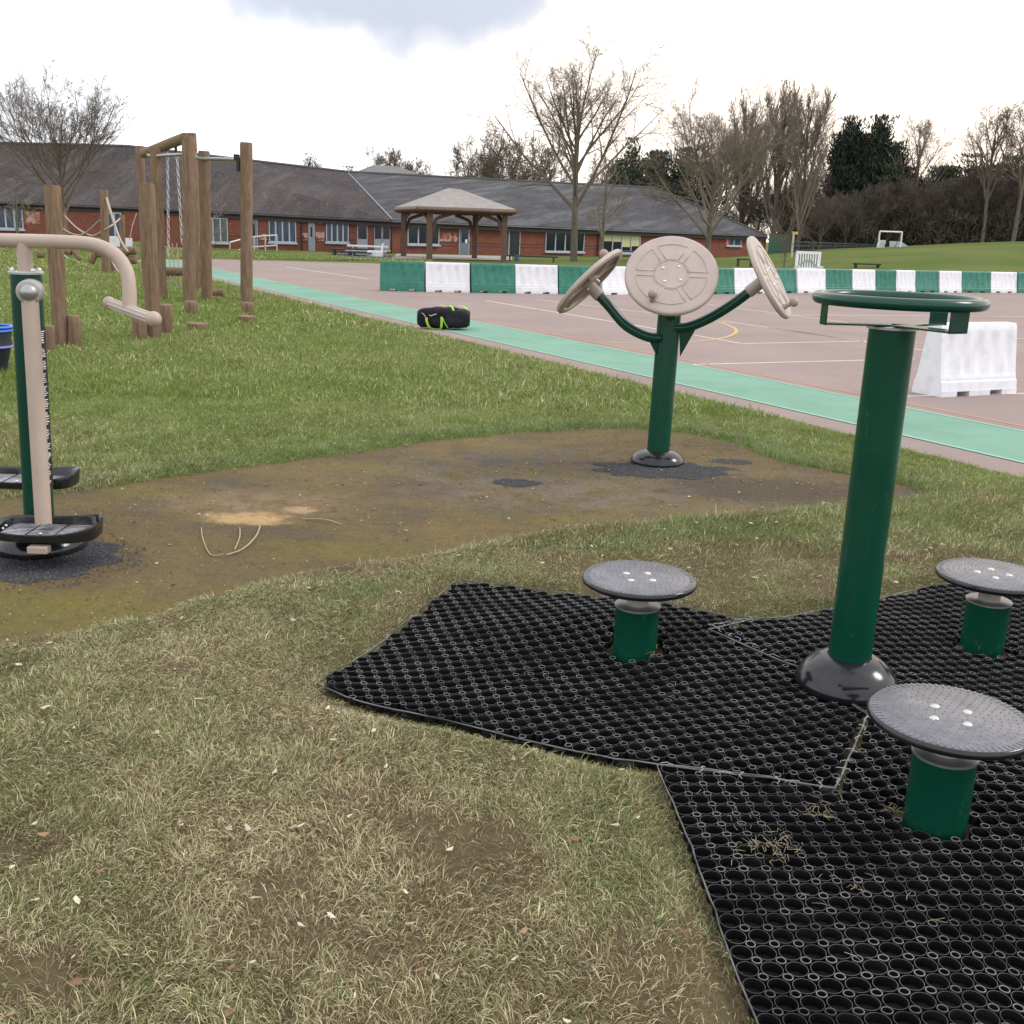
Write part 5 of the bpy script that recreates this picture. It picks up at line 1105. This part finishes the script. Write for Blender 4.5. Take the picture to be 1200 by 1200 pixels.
# white bench
a, b = P(933, 312, 41), P(960, 312, 41); zt = P(946, 294.5, 41).z; zg = float(ground_z((a.x+b.x)/2, 41)); L_ = (b-a).length
root = thing('white_bench', ((a.x+b.x)/2, 41, zg), 'white garden bench with an arched back on the field behind the barriers', 'bench')
cx = (a.x+b.x)/2
for s in (-1, 1):
    MB().box((cx+s*L_*.5, 41.05, (zt+zg)/2), (.07, .07, zt-zg)).build('leg', white_pl, root, smooth=0); MB().box((cx+s*L_*.5, 40.6, zg+.3), (.07, .07, .6)).build('leg', white_pl, root, smooth=0); MB().box((cx+s*L_*.5, 40.8, zg+.6), (.07, .5, .05)).build('armrest', white_pl, root, smooth=0)
MB().box((cx, 40.8, zg+.42), (L_, .45, .05)).build('seat', white_pl, root, smooth=0)
mb = MB().box((cx, 41.05, zt-.05), (L_, .05, .10)); mb.box((cx, 41.05, zg+.52), (L_, .05, .08))
for k in range(9): mb.box((cx-L_*.44+L_*.88*k/8, 41.05, (zt+zg+.5)/2), (.045, .03, zt-zg-.55))
bk = mb.build('backrest', white_pl, root, smooth=0)
ps = [(cx-L_*.38+L_*.76*k/10, 41.0, zg+.60+.22*math.sin(math.pi*k/10)) for k in range(11)]; MB().tube(ps, .03, 6).build('arch', mat('grey_blue', (.25, .28, .34), .6), bk)
# goal
Yg = 78; zg = float(ground_z(P(1042, 290, Yg).x, Yg)); gl, gr2 = P(1029, 290, Yg), P(1055, 290, Yg); zt = P(1042, 271.5, Yg).z
root = thing('football_goal', ((gl.x+gr2.x)/2, Yg, zg), 'small white football goal on the far field', 'goal')
MB().tube([(gl.x, Yg, zg), (gl.x, Yg, zt)], .055, 8).build('goalpost', white_pl, root); MB().tube([(gr2.x, Yg, zg), (gr2.x, Yg, zt)], .055, 8).build('goalpost', white_pl, root); MB().tube([(gl.x, Yg, zt), (gr2.x, Yg, zt)], .055, 8).build('crossbar', white_pl, root)
for x in (gl.x, gr2.x): MB().tube([(x, Yg, zt), (x, Yg+1.2, zg)], .03, 6).build('stay', steel, root)
q = P(1055, 290, Yg+2); o = MB().prism([P(1043, 282.5, Yg+2), P(1056, 283, Yg+2), P(1068, 291, Yg+2), P(1043, 291, Yg+2)], (0, .15, 0)).build('white_sheet_board', mat('grey_white', (.45, .46, .47), .6), loc=(q.x, Yg+2, zg), smooth=0); tag(o, 'sloping pale board behind the right side of the football goal', 'board')
o = MB().box(P(1034, 284, Yg+2), (.4, .3, .3)).add([], []).box(P(1032, 288, Yg+2), (.5, .3, .35)).build('white_crate', mat('grey_white_crate', (.5, .5, .5), .6), loc=(q.x, Yg+2, zg), bevel=.03); tag(o, 'pale crate behind the left side of the football goal', 'crate')
# sign post and fences of the far field
Yp = 70; q = P(929, 286, Yp); zg = float(ground_z(q.x, Yp)); root = thing('sign_post', (q.x, Yp, zg), 'cream post with a small yellow sign at the edge of the field', 'sign post')
MB().tube([(q.x, Yp, zg-.1), (q.x, Yp, P(929, 273, Yp).z)], .07, 10).build('post', mat('cream_post', (.5, .46, .34), .6), root); MB().box(P(931.5, 273, Yp), (.40, .05, .16)).build('sign', mat('yellow_sign', (.62, .50, .14), .5), root)
def fence(name, label, x0, x1, ytop0, ytop1, Y0, Y1, m, step, rails=3):
    a, b = P(x0, 288, Y0), P(x1, 288, Y1); za, zb_ = P(x0, ytop0, Y0).z, P(x1, ytop1, Y1).z; root = thing(name, (a.x, a.y, 0), label, 'fence'); n = max(int((b-a).length/step), 2); mb = MB()
    for k in range(rails):
        f = k/(rails-1); zA = za-(za-float(ground_z(a.x, a.y)))*f*.8; zB = zb_-(zb_-float(ground_z(b.x, b.y)))*f*.8; mb.tube([(a.x, a.y, zA), (b.x, b.y, zB)], .03, 4)
    mb2 = MB(); nn_ = n*14
    for k in range(nn_+1):
        t = k/nn_; p = a.lerp(b, t); z_ = za+(zb_-za)*t; mb.box((p.x, p.y, z_/2+float(ground_z(p.x, p.y))/2), (.035, .02, z_-float(ground_z(p.x, p.y))-.05))
    mb.build('mesh_panel', m, root, smooth=0)
    for k in range(n+1): p = a.lerp(b, k/n); z_ = za+(zb_-za)*k/n; g_ = float(ground_z(p.x, p.y)); MB().box((p.x, p.y-.05, (z_+g_)/2), (.09, .09, z_-g_+.1)).build('post', m, root, smooth=0)
fence('mesh_fence', 'dark green-grey mesh fence along the far side of the field', 926, 1026, 283, 287, 84, 92, mat('dark_fence', (.055, .07, .065), .6), 2.6)
fence('green_fence', 'taller green fence beside the right end of the school', 901, 925, 274, 276, 88, 92, mat('green_fence_paint', (.05, .14, .09), .6), 1.5)
# ------------------------------------------------------------------ trees
def tubes(segs, n=3):
    """segs: array (m,8): p0, p1, r0, r1 -> verts, faces"""
    S = np.asarray(segs, float); p0, p1, r0, r1 = S[:, :3], S[:, 3:6], S[:, 6], S[:, 7]; d = p1-p0; d /= np.linalg.norm(d, axis=1)[:, None]+1e-9
    a = np.where(np.abs(d[:, 2:3]) < .9, np.array([[0, 0, 1.]]), np.array([[1., 0, 0]])); u = np.cross(d, a); u /= np.linalg.norm(u, axis=1)[:, None]+1e-9; v = np.cross(d, u)
    an = np.arange(n)*2*math.pi/n; off = u[:, None]*np.cos(an)[None, :, None]+v[:, None]*np.sin(an)[None, :, None]
    V = np.concatenate([p0[:, None]+off*r0[:, None, None], p1[:, None]+off*r1[:, None, None]], 1).reshape(-1, 3)
    i = np.arange(len(S))[:, None]*2*n; k = np.arange(n)[None, :]; k2 = (k+1) % n; F = np.stack([i+k, i+k2, i+n+k2, i+n+k], -1).reshape(-1, 4); return V, F
def grow(seed, Ht, levels=5, trunk_h=.25, nlimb=9, kids=(9, 7, 6, 5), ratio=(.62, .5, .45, .45), ang=(38, 40, 42, 45), trop=(.10, .08, .05, .03), wig=.10, r0=.018, rmin=.009, start=(.2, .25, .2, .15), up0=0.0, flat=1.0):
    R = random.Random(seed); trunk = []; tw = []
    def br(p, d, L_, r, lv):
        ns = 6 if lv == 0 else (5 if lv == 1 else (4 if lv == 2 else (3 if lv == 3 else 2))); pts = [(p.copy(), d.copy(), r)]; st = L_/ns
        for i in range(ns):
            j = Vector((R.gauss(0, 1), R.gauss(0, 1), R.gauss(0, 1)))*wig*(1 if lv else .25); d = (d+j+Vector((0, 0, trop[min(lv, 3)] if lv else .1))).normalized(); q = p+d*st; r2 = max(r*(1-.75*(i+1)/ns) if lv else r*(1-.55*(i+1)/ns), rmin*.8)
            (trunk if lv == 0 else tw).append((*p, *q, pts[-1][2], r2)); p = q; pts.append((p.copy(), d.copy(), r2))
        if lv >= levels-1: return
        k = kids[lv] if lv else nlimb
        for i in range(k):
            s0 = trunk_h if lv == 0 else start[min(lv, 3)]; t = s0+(1-s0)*((i+R.random())/k); f = t*ns; a = min(int(f), ns-1); P0, D0, r_0 = pts[a]; P1, D1, r_1 = pts[a+1]; w_ = f-a; b = P0.lerp(P1, w_); dd = D0.lerp(D1, w_).normalized()
            an = math.radians(R.gauss(ang[min(lv, 3)], 9)); az_ = R.uniform(0, 2*math.pi) if lv else i*2.4+R.uniform(-.5, .5); q = dd.to_track_quat('Z', 'Y'); nd = q @ Vector((math.sin(an)*math.cos(az_), math.sin(an)*math.sin(az_), math.cos(an)))
            ll = L_*ratio[min(lv, 3)]*(1.15-.55*(t-s0)/(1-s0+1e-6))*R.uniform(.75, 1.15)
            br(b, nd, ll, max(min((r_0*(1-w_)+r_1*w_)*(.62 if lv == 0 else .6), r_0*.8), rmin), lv+1)
    br(Vector((0, 0, -.2)), Vector((R.gauss(0, .02), R.gauss(0, .02), 1)).normalized(), Ht*up0 if up0 else Ht*.72, Ht*r0, 0)
    return trunk, tw
def tree(name, loc, label, seed, Ht, tm=bark, cm=twig_m, group=None, rz=0.0, sq=(1, 1, 1), **k):
    trunk, tw = grow(seed, Ht, **k); root = thing(name, loc, label, 'tree', group); root.rotation_euler = (0, 0, rz); root.scale = sq
    T = np.array(tw); big = np.maximum(T[:, 6], T[:, 7]) > .035
    V, F = tubes(trunk, 12); arrmesh('trunk', V, [F], tm, None, smooth=60); t = bpy.context.scene.collection.objects[-1]
    t.parent = root; t.location = (0, 0, 0)
    V1, F1 = tubes(T[big], 7) if big.any() else (np.zeros((0, 3)), np.zeros((0, 4), int)); V2, F2 = tubes(T[~big], 3)
    arrmesh('crown', np.concatenate([V1, V2]), [F1, F2+len(V1)], cm, None); c = bpy.context.scene.collection.objects[-1]; c.parent = root; c.location = (0, 0, 0)
    print(label[:30], len(T)); return root
def gz_(x, y): return float(ground_z(x, y))
def tl(px, Y): p = P(px, 290, Y); return (p.x, p.y, gz_(p.x, p.y))
BT = 'bare trees round the school field'
tree('bare_tree', tl(673, 56), 'tall bare tree with a fan of rising limbs, in front of the school roof', 3, 10.9, nlimb=17, levels=5, trunk_h=.40, up0=.60, kids=(0, 9, 7, 6), ratio=(.95, .40, .45, .5), ang=(40, 40, 42, 45), trop=(.1, .055, .03, .01), r0=.018, rmin=.0065, wig=.08, group=BT)
tree('bare_tree', tl(829, 60), 'broad bare tree with low spreading branches, right end of the school', 8, 10.3, nlimb=20, levels=5, trunk_h=.30, up0=.50, kids=(0, 10, 8, 7), ratio=(1.15, .40, .45, .5), ang=(46, 38, 42, 45), trop=(.1, .10, .06, .03), r0=.017, rmin=.007, wig=.08, group=BT, tm=bark, cm=twig_p)
tree('bare_tree', tl(80, 44), 'dense dark bare tree in front of the left school roof', 12, 6.7, nlimb=26, levels=5, trunk_h=.32, up0=.55, kids=(0, 9, 8, 6), ratio=(1.15, .42, .45, .5), ang=(46, 36, 40, 42), trop=(.1, .14, .10, .05), r0=.014, rmin=.0045, wig=.09, cm=twig_m, group=BT)
tree('bare_sapling', tl(705, 52), 'slim bare sapling just right of the tall fan-shaped tree', 21, 6.0, nlimb=12, levels=4, trunk_h=.25, kids=(0, 6, 5, 4), ratio=(.45, .5, .5, .5), ang=(50, 40, 40, 40), r0=.016, rmin=.009, cm=twig_p, tm=bark, group='bare saplings')
tree('bare_sapling', tl(21, 36), 'thin bare sapling at the left edge before the school windows', 23, 3.1, nlimb=8, levels=4, trunk_h=.35, kids=(0, 5, 4, 3), ratio=(.4, .5, .5, .5), ang=(46, 40, 40, 40), r0=.014, rmin=.006, cm=twig_p, tm=bark, group='bare saplings')
tree('bare_sapling', tl(246, 40), 'small bare sapling behind the frame posts by the curtained window', 25, 3.0, nlimb=10, levels=4, trunk_h=.2, kids=(0, 5, 4, 3), ratio=(.55, .5, .5, .5), ang=(50, 40, 40, 40), r0=.014, rmin=.006, cm=twig_p, tm=bark, group='bare saplings')
tree('bare_sapling', tl(921, 50), 'small bare bush-like sapling left of the white bench', 27, 2.8, nlimb=12, levels=4, trunk_h=.05, kids=(0, 6, 5, 3), ratio=(.75, .5, .5, .5), ang=(30, 30, 35, 40), r0=.012, rmin=.008, cm=twig_m, group='bare saplings')
# tall upright trees behind
PT = 'tall upright bare trees behind the field'
k_ = dict(nlimb=26, levels=5, trunk_h=.12, kids=(0, 9, 8, 5), ratio=(.62, .42, .4, .4), ang=(24, 20, 26, 32), trop=(.1, .18, .14, .08), r0=.016, rmin=.012, wig=.06)
tree('poplar_tree', tl(935, 92), 'tall narrow bare tree with pale upswept twigs, left of the dark conifers', 31, 13.4, cm=twig_p, group=PT, **k_)
tree('poplar_tree', tl(905, 96), 'tall upswept bare tree behind the broad tree, left one of two', 32, 14.6, cm=twig_m, group=PT, **k_)
tree('poplar_tree', tl(868, 100), 'tall bare tree rising behind the broad tree above the school roof end', 33, 13.5, cm=twig_m, group=PT, **k_)
k2 = dict(nlimb=13, levels=5, trunk_h=.35, kids=(0, 7, 6, 4), ratio=(.5, .5, .5, .5), ang=(34, 32, 36, 40), trop=(.1, .1, .06, .03), r0=.015, rmin=.012, wig=.08)
tree('bare_tree', tl(1066, 98), 'thin pale bare tree just right of the dark conifers', 41, 12.5, cm=twig_p, group=BT, **k2)
tree('bare_tree', tl(1150, 92), 'tall bare tree near the right edge, left one of the pair', 42, 12.0, cm=twig_m, group=BT, **k2)
tree('bare_tree', tl(1186, 90), 'tall bare tree at the right edge, right one of the pair', 43, 12.6, cm=twig_m, group=BT, **k2)
tree('bare_tree', tl(1225, 94), 'tall bare tree just beyond the right edge pair', 44, 12.0, cm=twig_m, group=BT, **k2)
# dark bare bushy trees: the belt at the back of the field
kb = dict(nlimb=16, levels=5, trunk_h=.05, kids=(0, 8, 6, 5), ratio=(.85, .5, .5, .5), ang=(40, 36, 40, 45), trop=(.1, .12, .06, .03), r0=.012, rmin=.014, wig=.11)
protos = [tree('thicket_tree', tl(1000, 95), 'bushy dark bare tree in the belt at the back of the field', 50+i, 8.2, cm=twig_d, tm=bark, group='bushy bare trees in the belt behind the field', up0=.55, **kb) for i in range(3)]
RR = random.Random(4); ii = 0; belt = []
for px, Y, s in [(905, 98, .9), (925, 100, .95), (950, 99, 1.0), (972, 101, .95), (990, 92, .75), (1015, 94, .8), (1042, 96, .85), (1062, 94, .9), (1083, 98, .85), (1102, 95, .9), (1122, 97, .8), (1140, 94, .9), (1163, 97, .95), (1182, 95, .9), (1203, 96, .95), (1228, 97, .95), (1250, 96, .9), (1075, 104, 1.1), (1110, 106, 1.05), (885, 104, .9), (870, 99, .8), (1000, 106, 1.0), (960, 88, .6), (1050, 106, 1.1), (1275, 97, 1), (1150, 107, 1.05), (1190, 108, 1.1)]:
    loc = tl(px, Y); pr = protos[ii % 3]
    if ii < 3: pr.location = loc; pr.scale = (s, s, s); o = pr
    else: o = copy_thing(pr, loc, RR.uniform(0, 6.3), s*RR.uniform(.9, 1.1))
    ii += 1; belt.append((px, Y, o))
words_ = ('first second third fourth fifth sixth seventh eighth ninth tenth eleventh twelfth thirteenth fourteenth fifteenth sixteenth seventeenth eighteenth nineteenth twentieth '
          'twenty-first twenty-second twenty-third twenty-fourth twenty-fifth twenty-sixth twenty-seventh twenty-eighth twenty-ninth thirtieth').split()
for i, (px, Y, o) in enumerate(sorted(belt, key=lambda t: t[0]+t[1]*.001)): o['label'] = 'bushy dark bare tree in the belt behind the field, %s from its left end' % words_[i]
# distant trees above the roofs
kd_ = dict(nlimb=13, levels=5, trunk_h=.3, kids=(0, 7, 6, 4), ratio=(.55, .5, .5, .5), ang=(42, 36, 40, 42), trop=(.1, .1, .06, .03), r0=.015, rmin=.022, wig=.1)
pd_ = [tree('distant_tree', (0, 150, 0), 'distant bare tree whose crown shows above the school roof', 60+i, 12.5, cm=twig_m, group='distant bare trees beyond the school', **kd_) for i in range(2)]
ii = 0; dist_ = []
for px, Y, s in [(447, 150, 1.0), (462, 155, 1.05), (478, 150, .95), (492, 152, .9), (552, 130, 1.0), (575, 126, 1.08), (600, 128, 1.05), (622, 132, .98), (640, 126, 1.0), (700, 130, .9), (760, 135, .95), (720, 128, .85), (805, 125, .95), (845, 122, 1.05), (587, 135, .95), (563, 138, .9)]:
    p = P(px, 290, Y); pr = pd_[ii % 2]
    if ii < 2: pr.location = (p.x, p.y, -.2); pr.scale = (s, s, s); o = pr
    else: o = copy_thing(pr, (p.x, p.y, -.2), RR.uniform(0, 6.3), s)
    ii += 1; dist_.append((px, o))
for i, (px, o) in enumerate(sorted(dist_, key=lambda t: t[0])): o['label'] = 'distant bare tree crown above the school roof, %s from the left' % words_[i]
# evergreens: leaf sprays through the volume
def sprays(P_, D_, S_, seed, wd=1.0):
    r = np.random.default_rng(seed); n = len(P_); D = D_/np.linalg.norm(D_, axis=1)[:, None]; a = r.normal(size=(n, 3)); s = np.cross(D, a); s /= np.linalg.norm(s, axis=1)[:, None]+1e-9
    L_ = S_[:, None]; V = np.stack([P_-s*L_*.12*wd, P_+s*L_*.12*wd, P_+D*L_*.6+s*L_*.16*wd, P_+D*L_, P_+D*L_*.6-s*L_*.16*wd], 1).reshape(-1, 3); i = np.arange(n)[:, None]*5
    return V, [np.concatenate([i, i+1, i+2, i+4], 1), np.concatenate([i+4, i+2, i+3], 1)]
fol_d = mat('dark_evergreen_foliage', (0.016, 0.030, 0.016), 0.75, scale=.7, col2=(0.034, 0.048, 0.024), lo=.4, hi=.7)
fol_b = mat('mid_evergreen_foliage', (0.028, 0.040, 0.018), 0.75, scale=.8, col2=(0.05, 0.058, 0.028), lo=.4, hi=.7)
def conifer(name, loc, label, plumes, n, size, seed, m=fol_d, group=None, base=0.0):
    """plumes: list of (dx, dy, height, radius); spiky clustered foliage round each axis"""
    r = np.random.default_rng(seed); root = thing(name, loc, label, 'tree', group); Ps = []; Ds = []
    tot = sum(h*q for _, _, h, q in plumes)
    for dx, dy, h, q in plumes:
        k = int(2.3*n*h*q/tot); nc = max(int(h*9), 20); t = r.random(nc)**1.1; ang = r.uniform(0, 6.283, nc); rad = q*(np.clip(1.05-t, 0, 1)**.75)*r.uniform(.55, 1.12, nc)*(.5+.5*np.clip(t*6, 0, 1))
        cx = dx+rad*np.cos(ang); cy_ = dy+rad*np.sin(ang); cz = base+t*h
        c = r.integers(0, nc, k); sp_ = .30+.10*q; off = r.normal(0, 1, (k, 3))*np.array([sp_, sp_, sp_*1.5]); tt = r.random(k)[:, None]
        inner = r.random(k) < .35; fx = np.where(inner, r.random(k), 1)
        pos = np.stack([dx+(cx[c]-dx)*fx, dy+(cy_[c]-dy)*fx, cz[c]], 1)+off; pos[:, 2] = np.clip(pos[:, 2], .1, h*1.06)
        Ps.append(pos); dd = np.stack([(cx[c]-dx)*.5, (cy_[c]-dy)*.5, np.full(k, .9)], 1)+r.normal(0, .45, (k, 3)); Ds.append(dd)
    Pn = np.concatenate(Ps); Dn = np.concatenate(Ds); V, F = sprays(Pn, Dn, r.uniform(.5, 1.2, len(Pn))*size*.72, seed, .8)
    arrmesh('crown', V, F, m, None); c = C.objects[-1]; c.parent = root; c.location = (0, 0, 0)
    mb = MB()
    OFFS = []
    for dx, dy, h, q in plumes[:3]: mb.tube([(dx, dy, -.3), (dx, dy, h*.45), (dx, dy, h*.92)], [h*.016, h*.010, h*.003], 8)
    me_o = mb.build('trunk', bark, None, loc=(0, 0, 0)); me_o.parent = root
    return root
conifer('conifer_tree', tl(985, 100), 'tall dark conifer with a spiky top, left one of the pair', [(0, 0, 10.7, 1.3), (1.4, .8, 9.2, 1.2), (-1.0, .3, 9.4, 1.1), (-.4, -1, 6.6, 1.6)], 11000, .62, 1, group='dark conifers')
conifer('conifer_tree', tl(1016, 99), 'tall dark broad conifer, right one of the pair', [(0, 0, 10.6, 1.6), (1.7, .8, 8.6, 1.7), (-1.2, .6, 9.2, 1.2), (2.7, 0, 6.6, 1.4), (1, -1.2, 6.6, 1.8)], 14000, .62, 2, group='dark conifers')
conifer('conifer_tree', (P(733, 290, 118).x, 118, -.2), 'small dark pine crown showing above the school ridge', [(0, 0, 10.9, 1.8), (1.3, 0, 9, 1.6), (-1.4, 0, 8.7, 1.6)], 5000, .6, 3, m=fol_d)
conifer('evergreen_tree', (P(783, 290, 112).x, 112, -.2), 'rounded dark evergreen above the hipped end of the school roof', [(-1.6, 0, 9.2, 2.6), (1, 0, 9.6, 2.8), (3.4, 0, 8.4, 2.6), (-4, 0, 7.6, 2.2)], 11000, .62, 4, m=fol_d)
conifer('evergreen_tree', (P(364, 290, 150).x, 150, -.2), 'tiny dark tree top poking over the left school ridge', [(0, 0, 10.3, 1.0), (.9, 0, 9.7, .8)], 2500, .4, 5)
conifer('evergreen_tree', (P(410, 290, 140).x, 140, -.2), 'tiny flat dark tree top beside the hall roof', [(0, 0, 8.4, 1.2)], 1200, .4, 15)
for i, (px, Y, h, q, lb) in enumerate([(1130, 101, 7.6, 3.2, 'dark rounded evergreen under the right edge pair of bare trees'), (1098, 103, 6.6, 2.8, 'dark rounded evergreen right of the thin pale bare tree'), (1175, 101, 7.4, 3.2, 'dark rounded evergreen at the right end of the belt'), (1215, 101, 7.2, 3, 'dark evergreen cut by the right edge of the belt')]):
    conifer('evergreen_tree', tl(px, Y), lb, [(0, 0, h, q), (q*.8, .4, h*.9, q*.9), (-q*.8, .3, h*.86, q*.9)], 6500, .55, 20+i, m=fol_b, group='rounded evergreens in the belt')
# undergrowth: a dark, patchy mass of stems and leaves below the belt
r = np.random.default_rng(77); n = 170000; px = r.uniform(.235, .62, n); Y = r.uniform(92, 112, n); X = px*Y
hgt = 0.8+4.6*fbm(X, Y, 5, 90)**1.4; gap = fbm(X, Y, 3.0, 95, 3); k = (r.random(n) < np.clip((gap-.30)*5, .12, 1)); X, Y, hgt = X[k], Y[k], hgt[k]
Z = ground_z(X, Y)+hgt*r.random(len(X))**1.2; D = r.normal(0, .5, (len(X), 3))+np.array([0, 0, .7]); V, F = sprays(np.stack([X, Y, Z], 1), D, r.uniform(.4, 1.0, len(X)), 5, .35)
o = arrmesh('undergrowth', V, F, mat('brown_undergrowth', (0.065, 0.052, 0.041), 0.95, spec=.1, scale=.6, col2=(0.12, 0.10, 0.074), world=True)); tag(o, 'dark brown undergrowth under the tree belt', 'undergrowth', kind='stuff')
# ------------------------------------------------------------------ litter
r = np.random.default_rng(123)
def litter(n, xr, yr, s0, s1, pal, seed, name, label, keepf):
    r = np.random.default_rng(seed); x = r.uniform(*xr, n); y = r.uniform(*yr, n); k = keepf(x, y) & in_view(x, y, .5); x, y = x[k], y[k]; n = len(x)
    s = r.uniform(s0, s1, n); a = r.uniform(0, 6.28, n); asp = r.uniform(.25, .65, n); zz = np.where(dirt_sd(x, y) > .02, ground_z(x, y)+.012, .006)
    shp = np.array([(-1, 0), (-.4, 1), (.5, .8), (1, .1), (.3, -.9), (-.5, -.7)]); lx = shp[None, :, 0]*s[:, None]*r.uniform(.8, 1.2, (n, 6)); ly = shp[None, :, 1]*(s*asp)[:, None]*r.uniform(.6, 1.3, (n, 6)); lz = r.uniform(0, .5, (n, 6))*s[:, None]+np.abs(lx)*.2
    X = x[:, None]+lx*np.cos(a)[:, None]-ly*np.sin(a)[:, None]; Y = y[:, None]+lx*np.sin(a)[:, None]+ly*np.cos(a)[:, None]; Z = zz[:, None]+lz
    V = np.stack([X, Y, Z], -1); V2 = V-np.array([0, 0, .0015]); VV = np.concatenate([V, V2], 1).reshape(-1, 3); i = np.arange(n)[:, None]*12; F = [i+np.array([[0, 1, 2, 3]]), i+np.array([[0, 3, 4, 5]]), i+6+np.array([[3, 2, 1, 0]]), i+6+np.array([[5, 4, 3, 0]])]
    pal = np.array(pal); c = pal[r.integers(0, len(pal), n)]*r.uniform(.75, 1.15, (n, 1)); cc = np.repeat(np.concatenate([c, np.ones((n, 1))], 1), 12, 0)
    nt = NT(name+'_mat', .8); at_ = nt.n.new('ShaderNodeAttribute'); at_.attribute_name = 'col'; m = nt.out(at_.outputs['Color']); o = arrmesh(name, VV, F, m, colors=cc); tag(o, label, 'litter', kind='stuff')
litter(1000, (-3, 2.2), (1.3, 7.5), .005, .016, [(.55, .47, .32), (.62, .55, .42), (.33, .20, .12), (.24, .14, .09), (.45, .36, .22)], 5, 'leaf_litter', 'small pale leaves and wood chips lying in the grass', lambda x, y: (mats_sd(x, y) > .02) & (dirt_sd(x, y) > .02))
litter(900, (-6, 3), (4, 9), .004, .014, [(.42, .33, .22), (.30, .22, .14), (.10, .075, .05), (.5, .42, .3), (.16, .11, .07)], 6, 'path_debris', 'bits of bark and leaf scattered on the bare patch', lambda x, y: dirt_sd(x, y) < 0)
litter(260, (-6, 3), (5.5, 9.2), .008, .024, [(.36, .24, .14), (.48, .38, .24), (.22, .14, .09)], 8, 'edge_debris', 'brown leaves caught along the far turf edge of the bare patch', lambda x, y: (np.abs(dirt_sd(x, y)) < .10) & (y > 5.8))
# brown stone and the sticks
q = G(124, 562); mb = MB().ball((q.x, q.y, .02), .035, 10); mb.v = [(q.x+(v[0]-q.x)*1.3*(1+rnd(-.1, .1)), q.y+(v[1]-q.y)*(1+rnd(-.1, .1)), .02+(v[2]-.02)*.8) for v in mb.v]; o = mb.build('stone', mat('brown_stone', (.26, .14, .09), .9, var=.4, scale=30), loc=(q.x, q.y, 0), smooth=30); tag(o, 'small reddish stone at the turf edge right of the rear foot tray', 'stone')
stick_m = mat('dry_stick', (.46, .37, .24), .9, var=.3, scale=40)
def stick(pxs, r, label):
    ps = [G(x, y) for x, y in pxs]; ps = [Vector((p.x, p.y, .008+.008*(i % 2))) for i, p in enumerate(ps)]; o = MB().tube(catmull(ps, 4), r, 6).build('stick', stick_m, loc=ps[0], smooth=60); tag(o, label, 'stick', 'dry sticks on the bare patch')
stick([(305, 618), (300, 632), (285, 645), (266, 654)], .0042, 'dry stick curving right below the sandy spot'); stick([(281, 620), (281, 633), (275, 646)], .003, 'short straight dry stick below the middle of the sandy spot')
stick([(236, 620), (238, 635), (247, 652), (262, 653)], .0028, 'thin curved dry stick left of the others below the sandy spot'); stick([(355, 610), (380, 612), (400, 616)], .003, 'thin dry stick lying right of the sandy spot')
# dead grass caught in the mat
r = np.random.default_rng(9); segs = []
for (px, py, n_, s_) in ((895, 1000, 46, .04), (950, 958, 22, .025), (905, 1010, 10, .03), (1056, 962, 22, .03), (1000, 960, 4, .08), (850, 950, 5, .06), (960, 1090, 5, .1), (1080, 1060, 5, .1), (900, 860, 5, .08), (800, 820, 6, .05), (690, 830, 6, .04), (560, 770, 8, .05), (620, 800, 8, .08), (745, 775, 26, .05), (1150, 765, 15, .06), (985, 1045, 5, .05)):
    p = G(px, py)
    for i in range(n_):
        x, y = p.x+r.normal(0, s_), p.y+r.normal(0, s_); z = float(matz(x, y))+.014+r.uniform(0, .008); a = r.uniform(0, 6.28); l_ = r.uniform(.015, .045); dz = r.uniform(-.004, .010); mx, my = x+math.cos(a)*l_*.5, y+math.sin(a)*l_*.5; a2 = a+r.normal(0, .6)
        segs += [(x, y, z, mx, my, z+dz, .0008, .0009), (mx, my, z+dz, mx+math.cos(a2)*l_*.5, my+math.sin(a2)*l_*.5, z, .0009, .0004)]
V, F = tubes(segs, 3); o = arrmesh('dead_grass', V, [F], mat('straw', (.36, .29, .17), .8)); tag(o, 'straw wisps caught in the rubber mats', 'dead grass', kind='stuff')
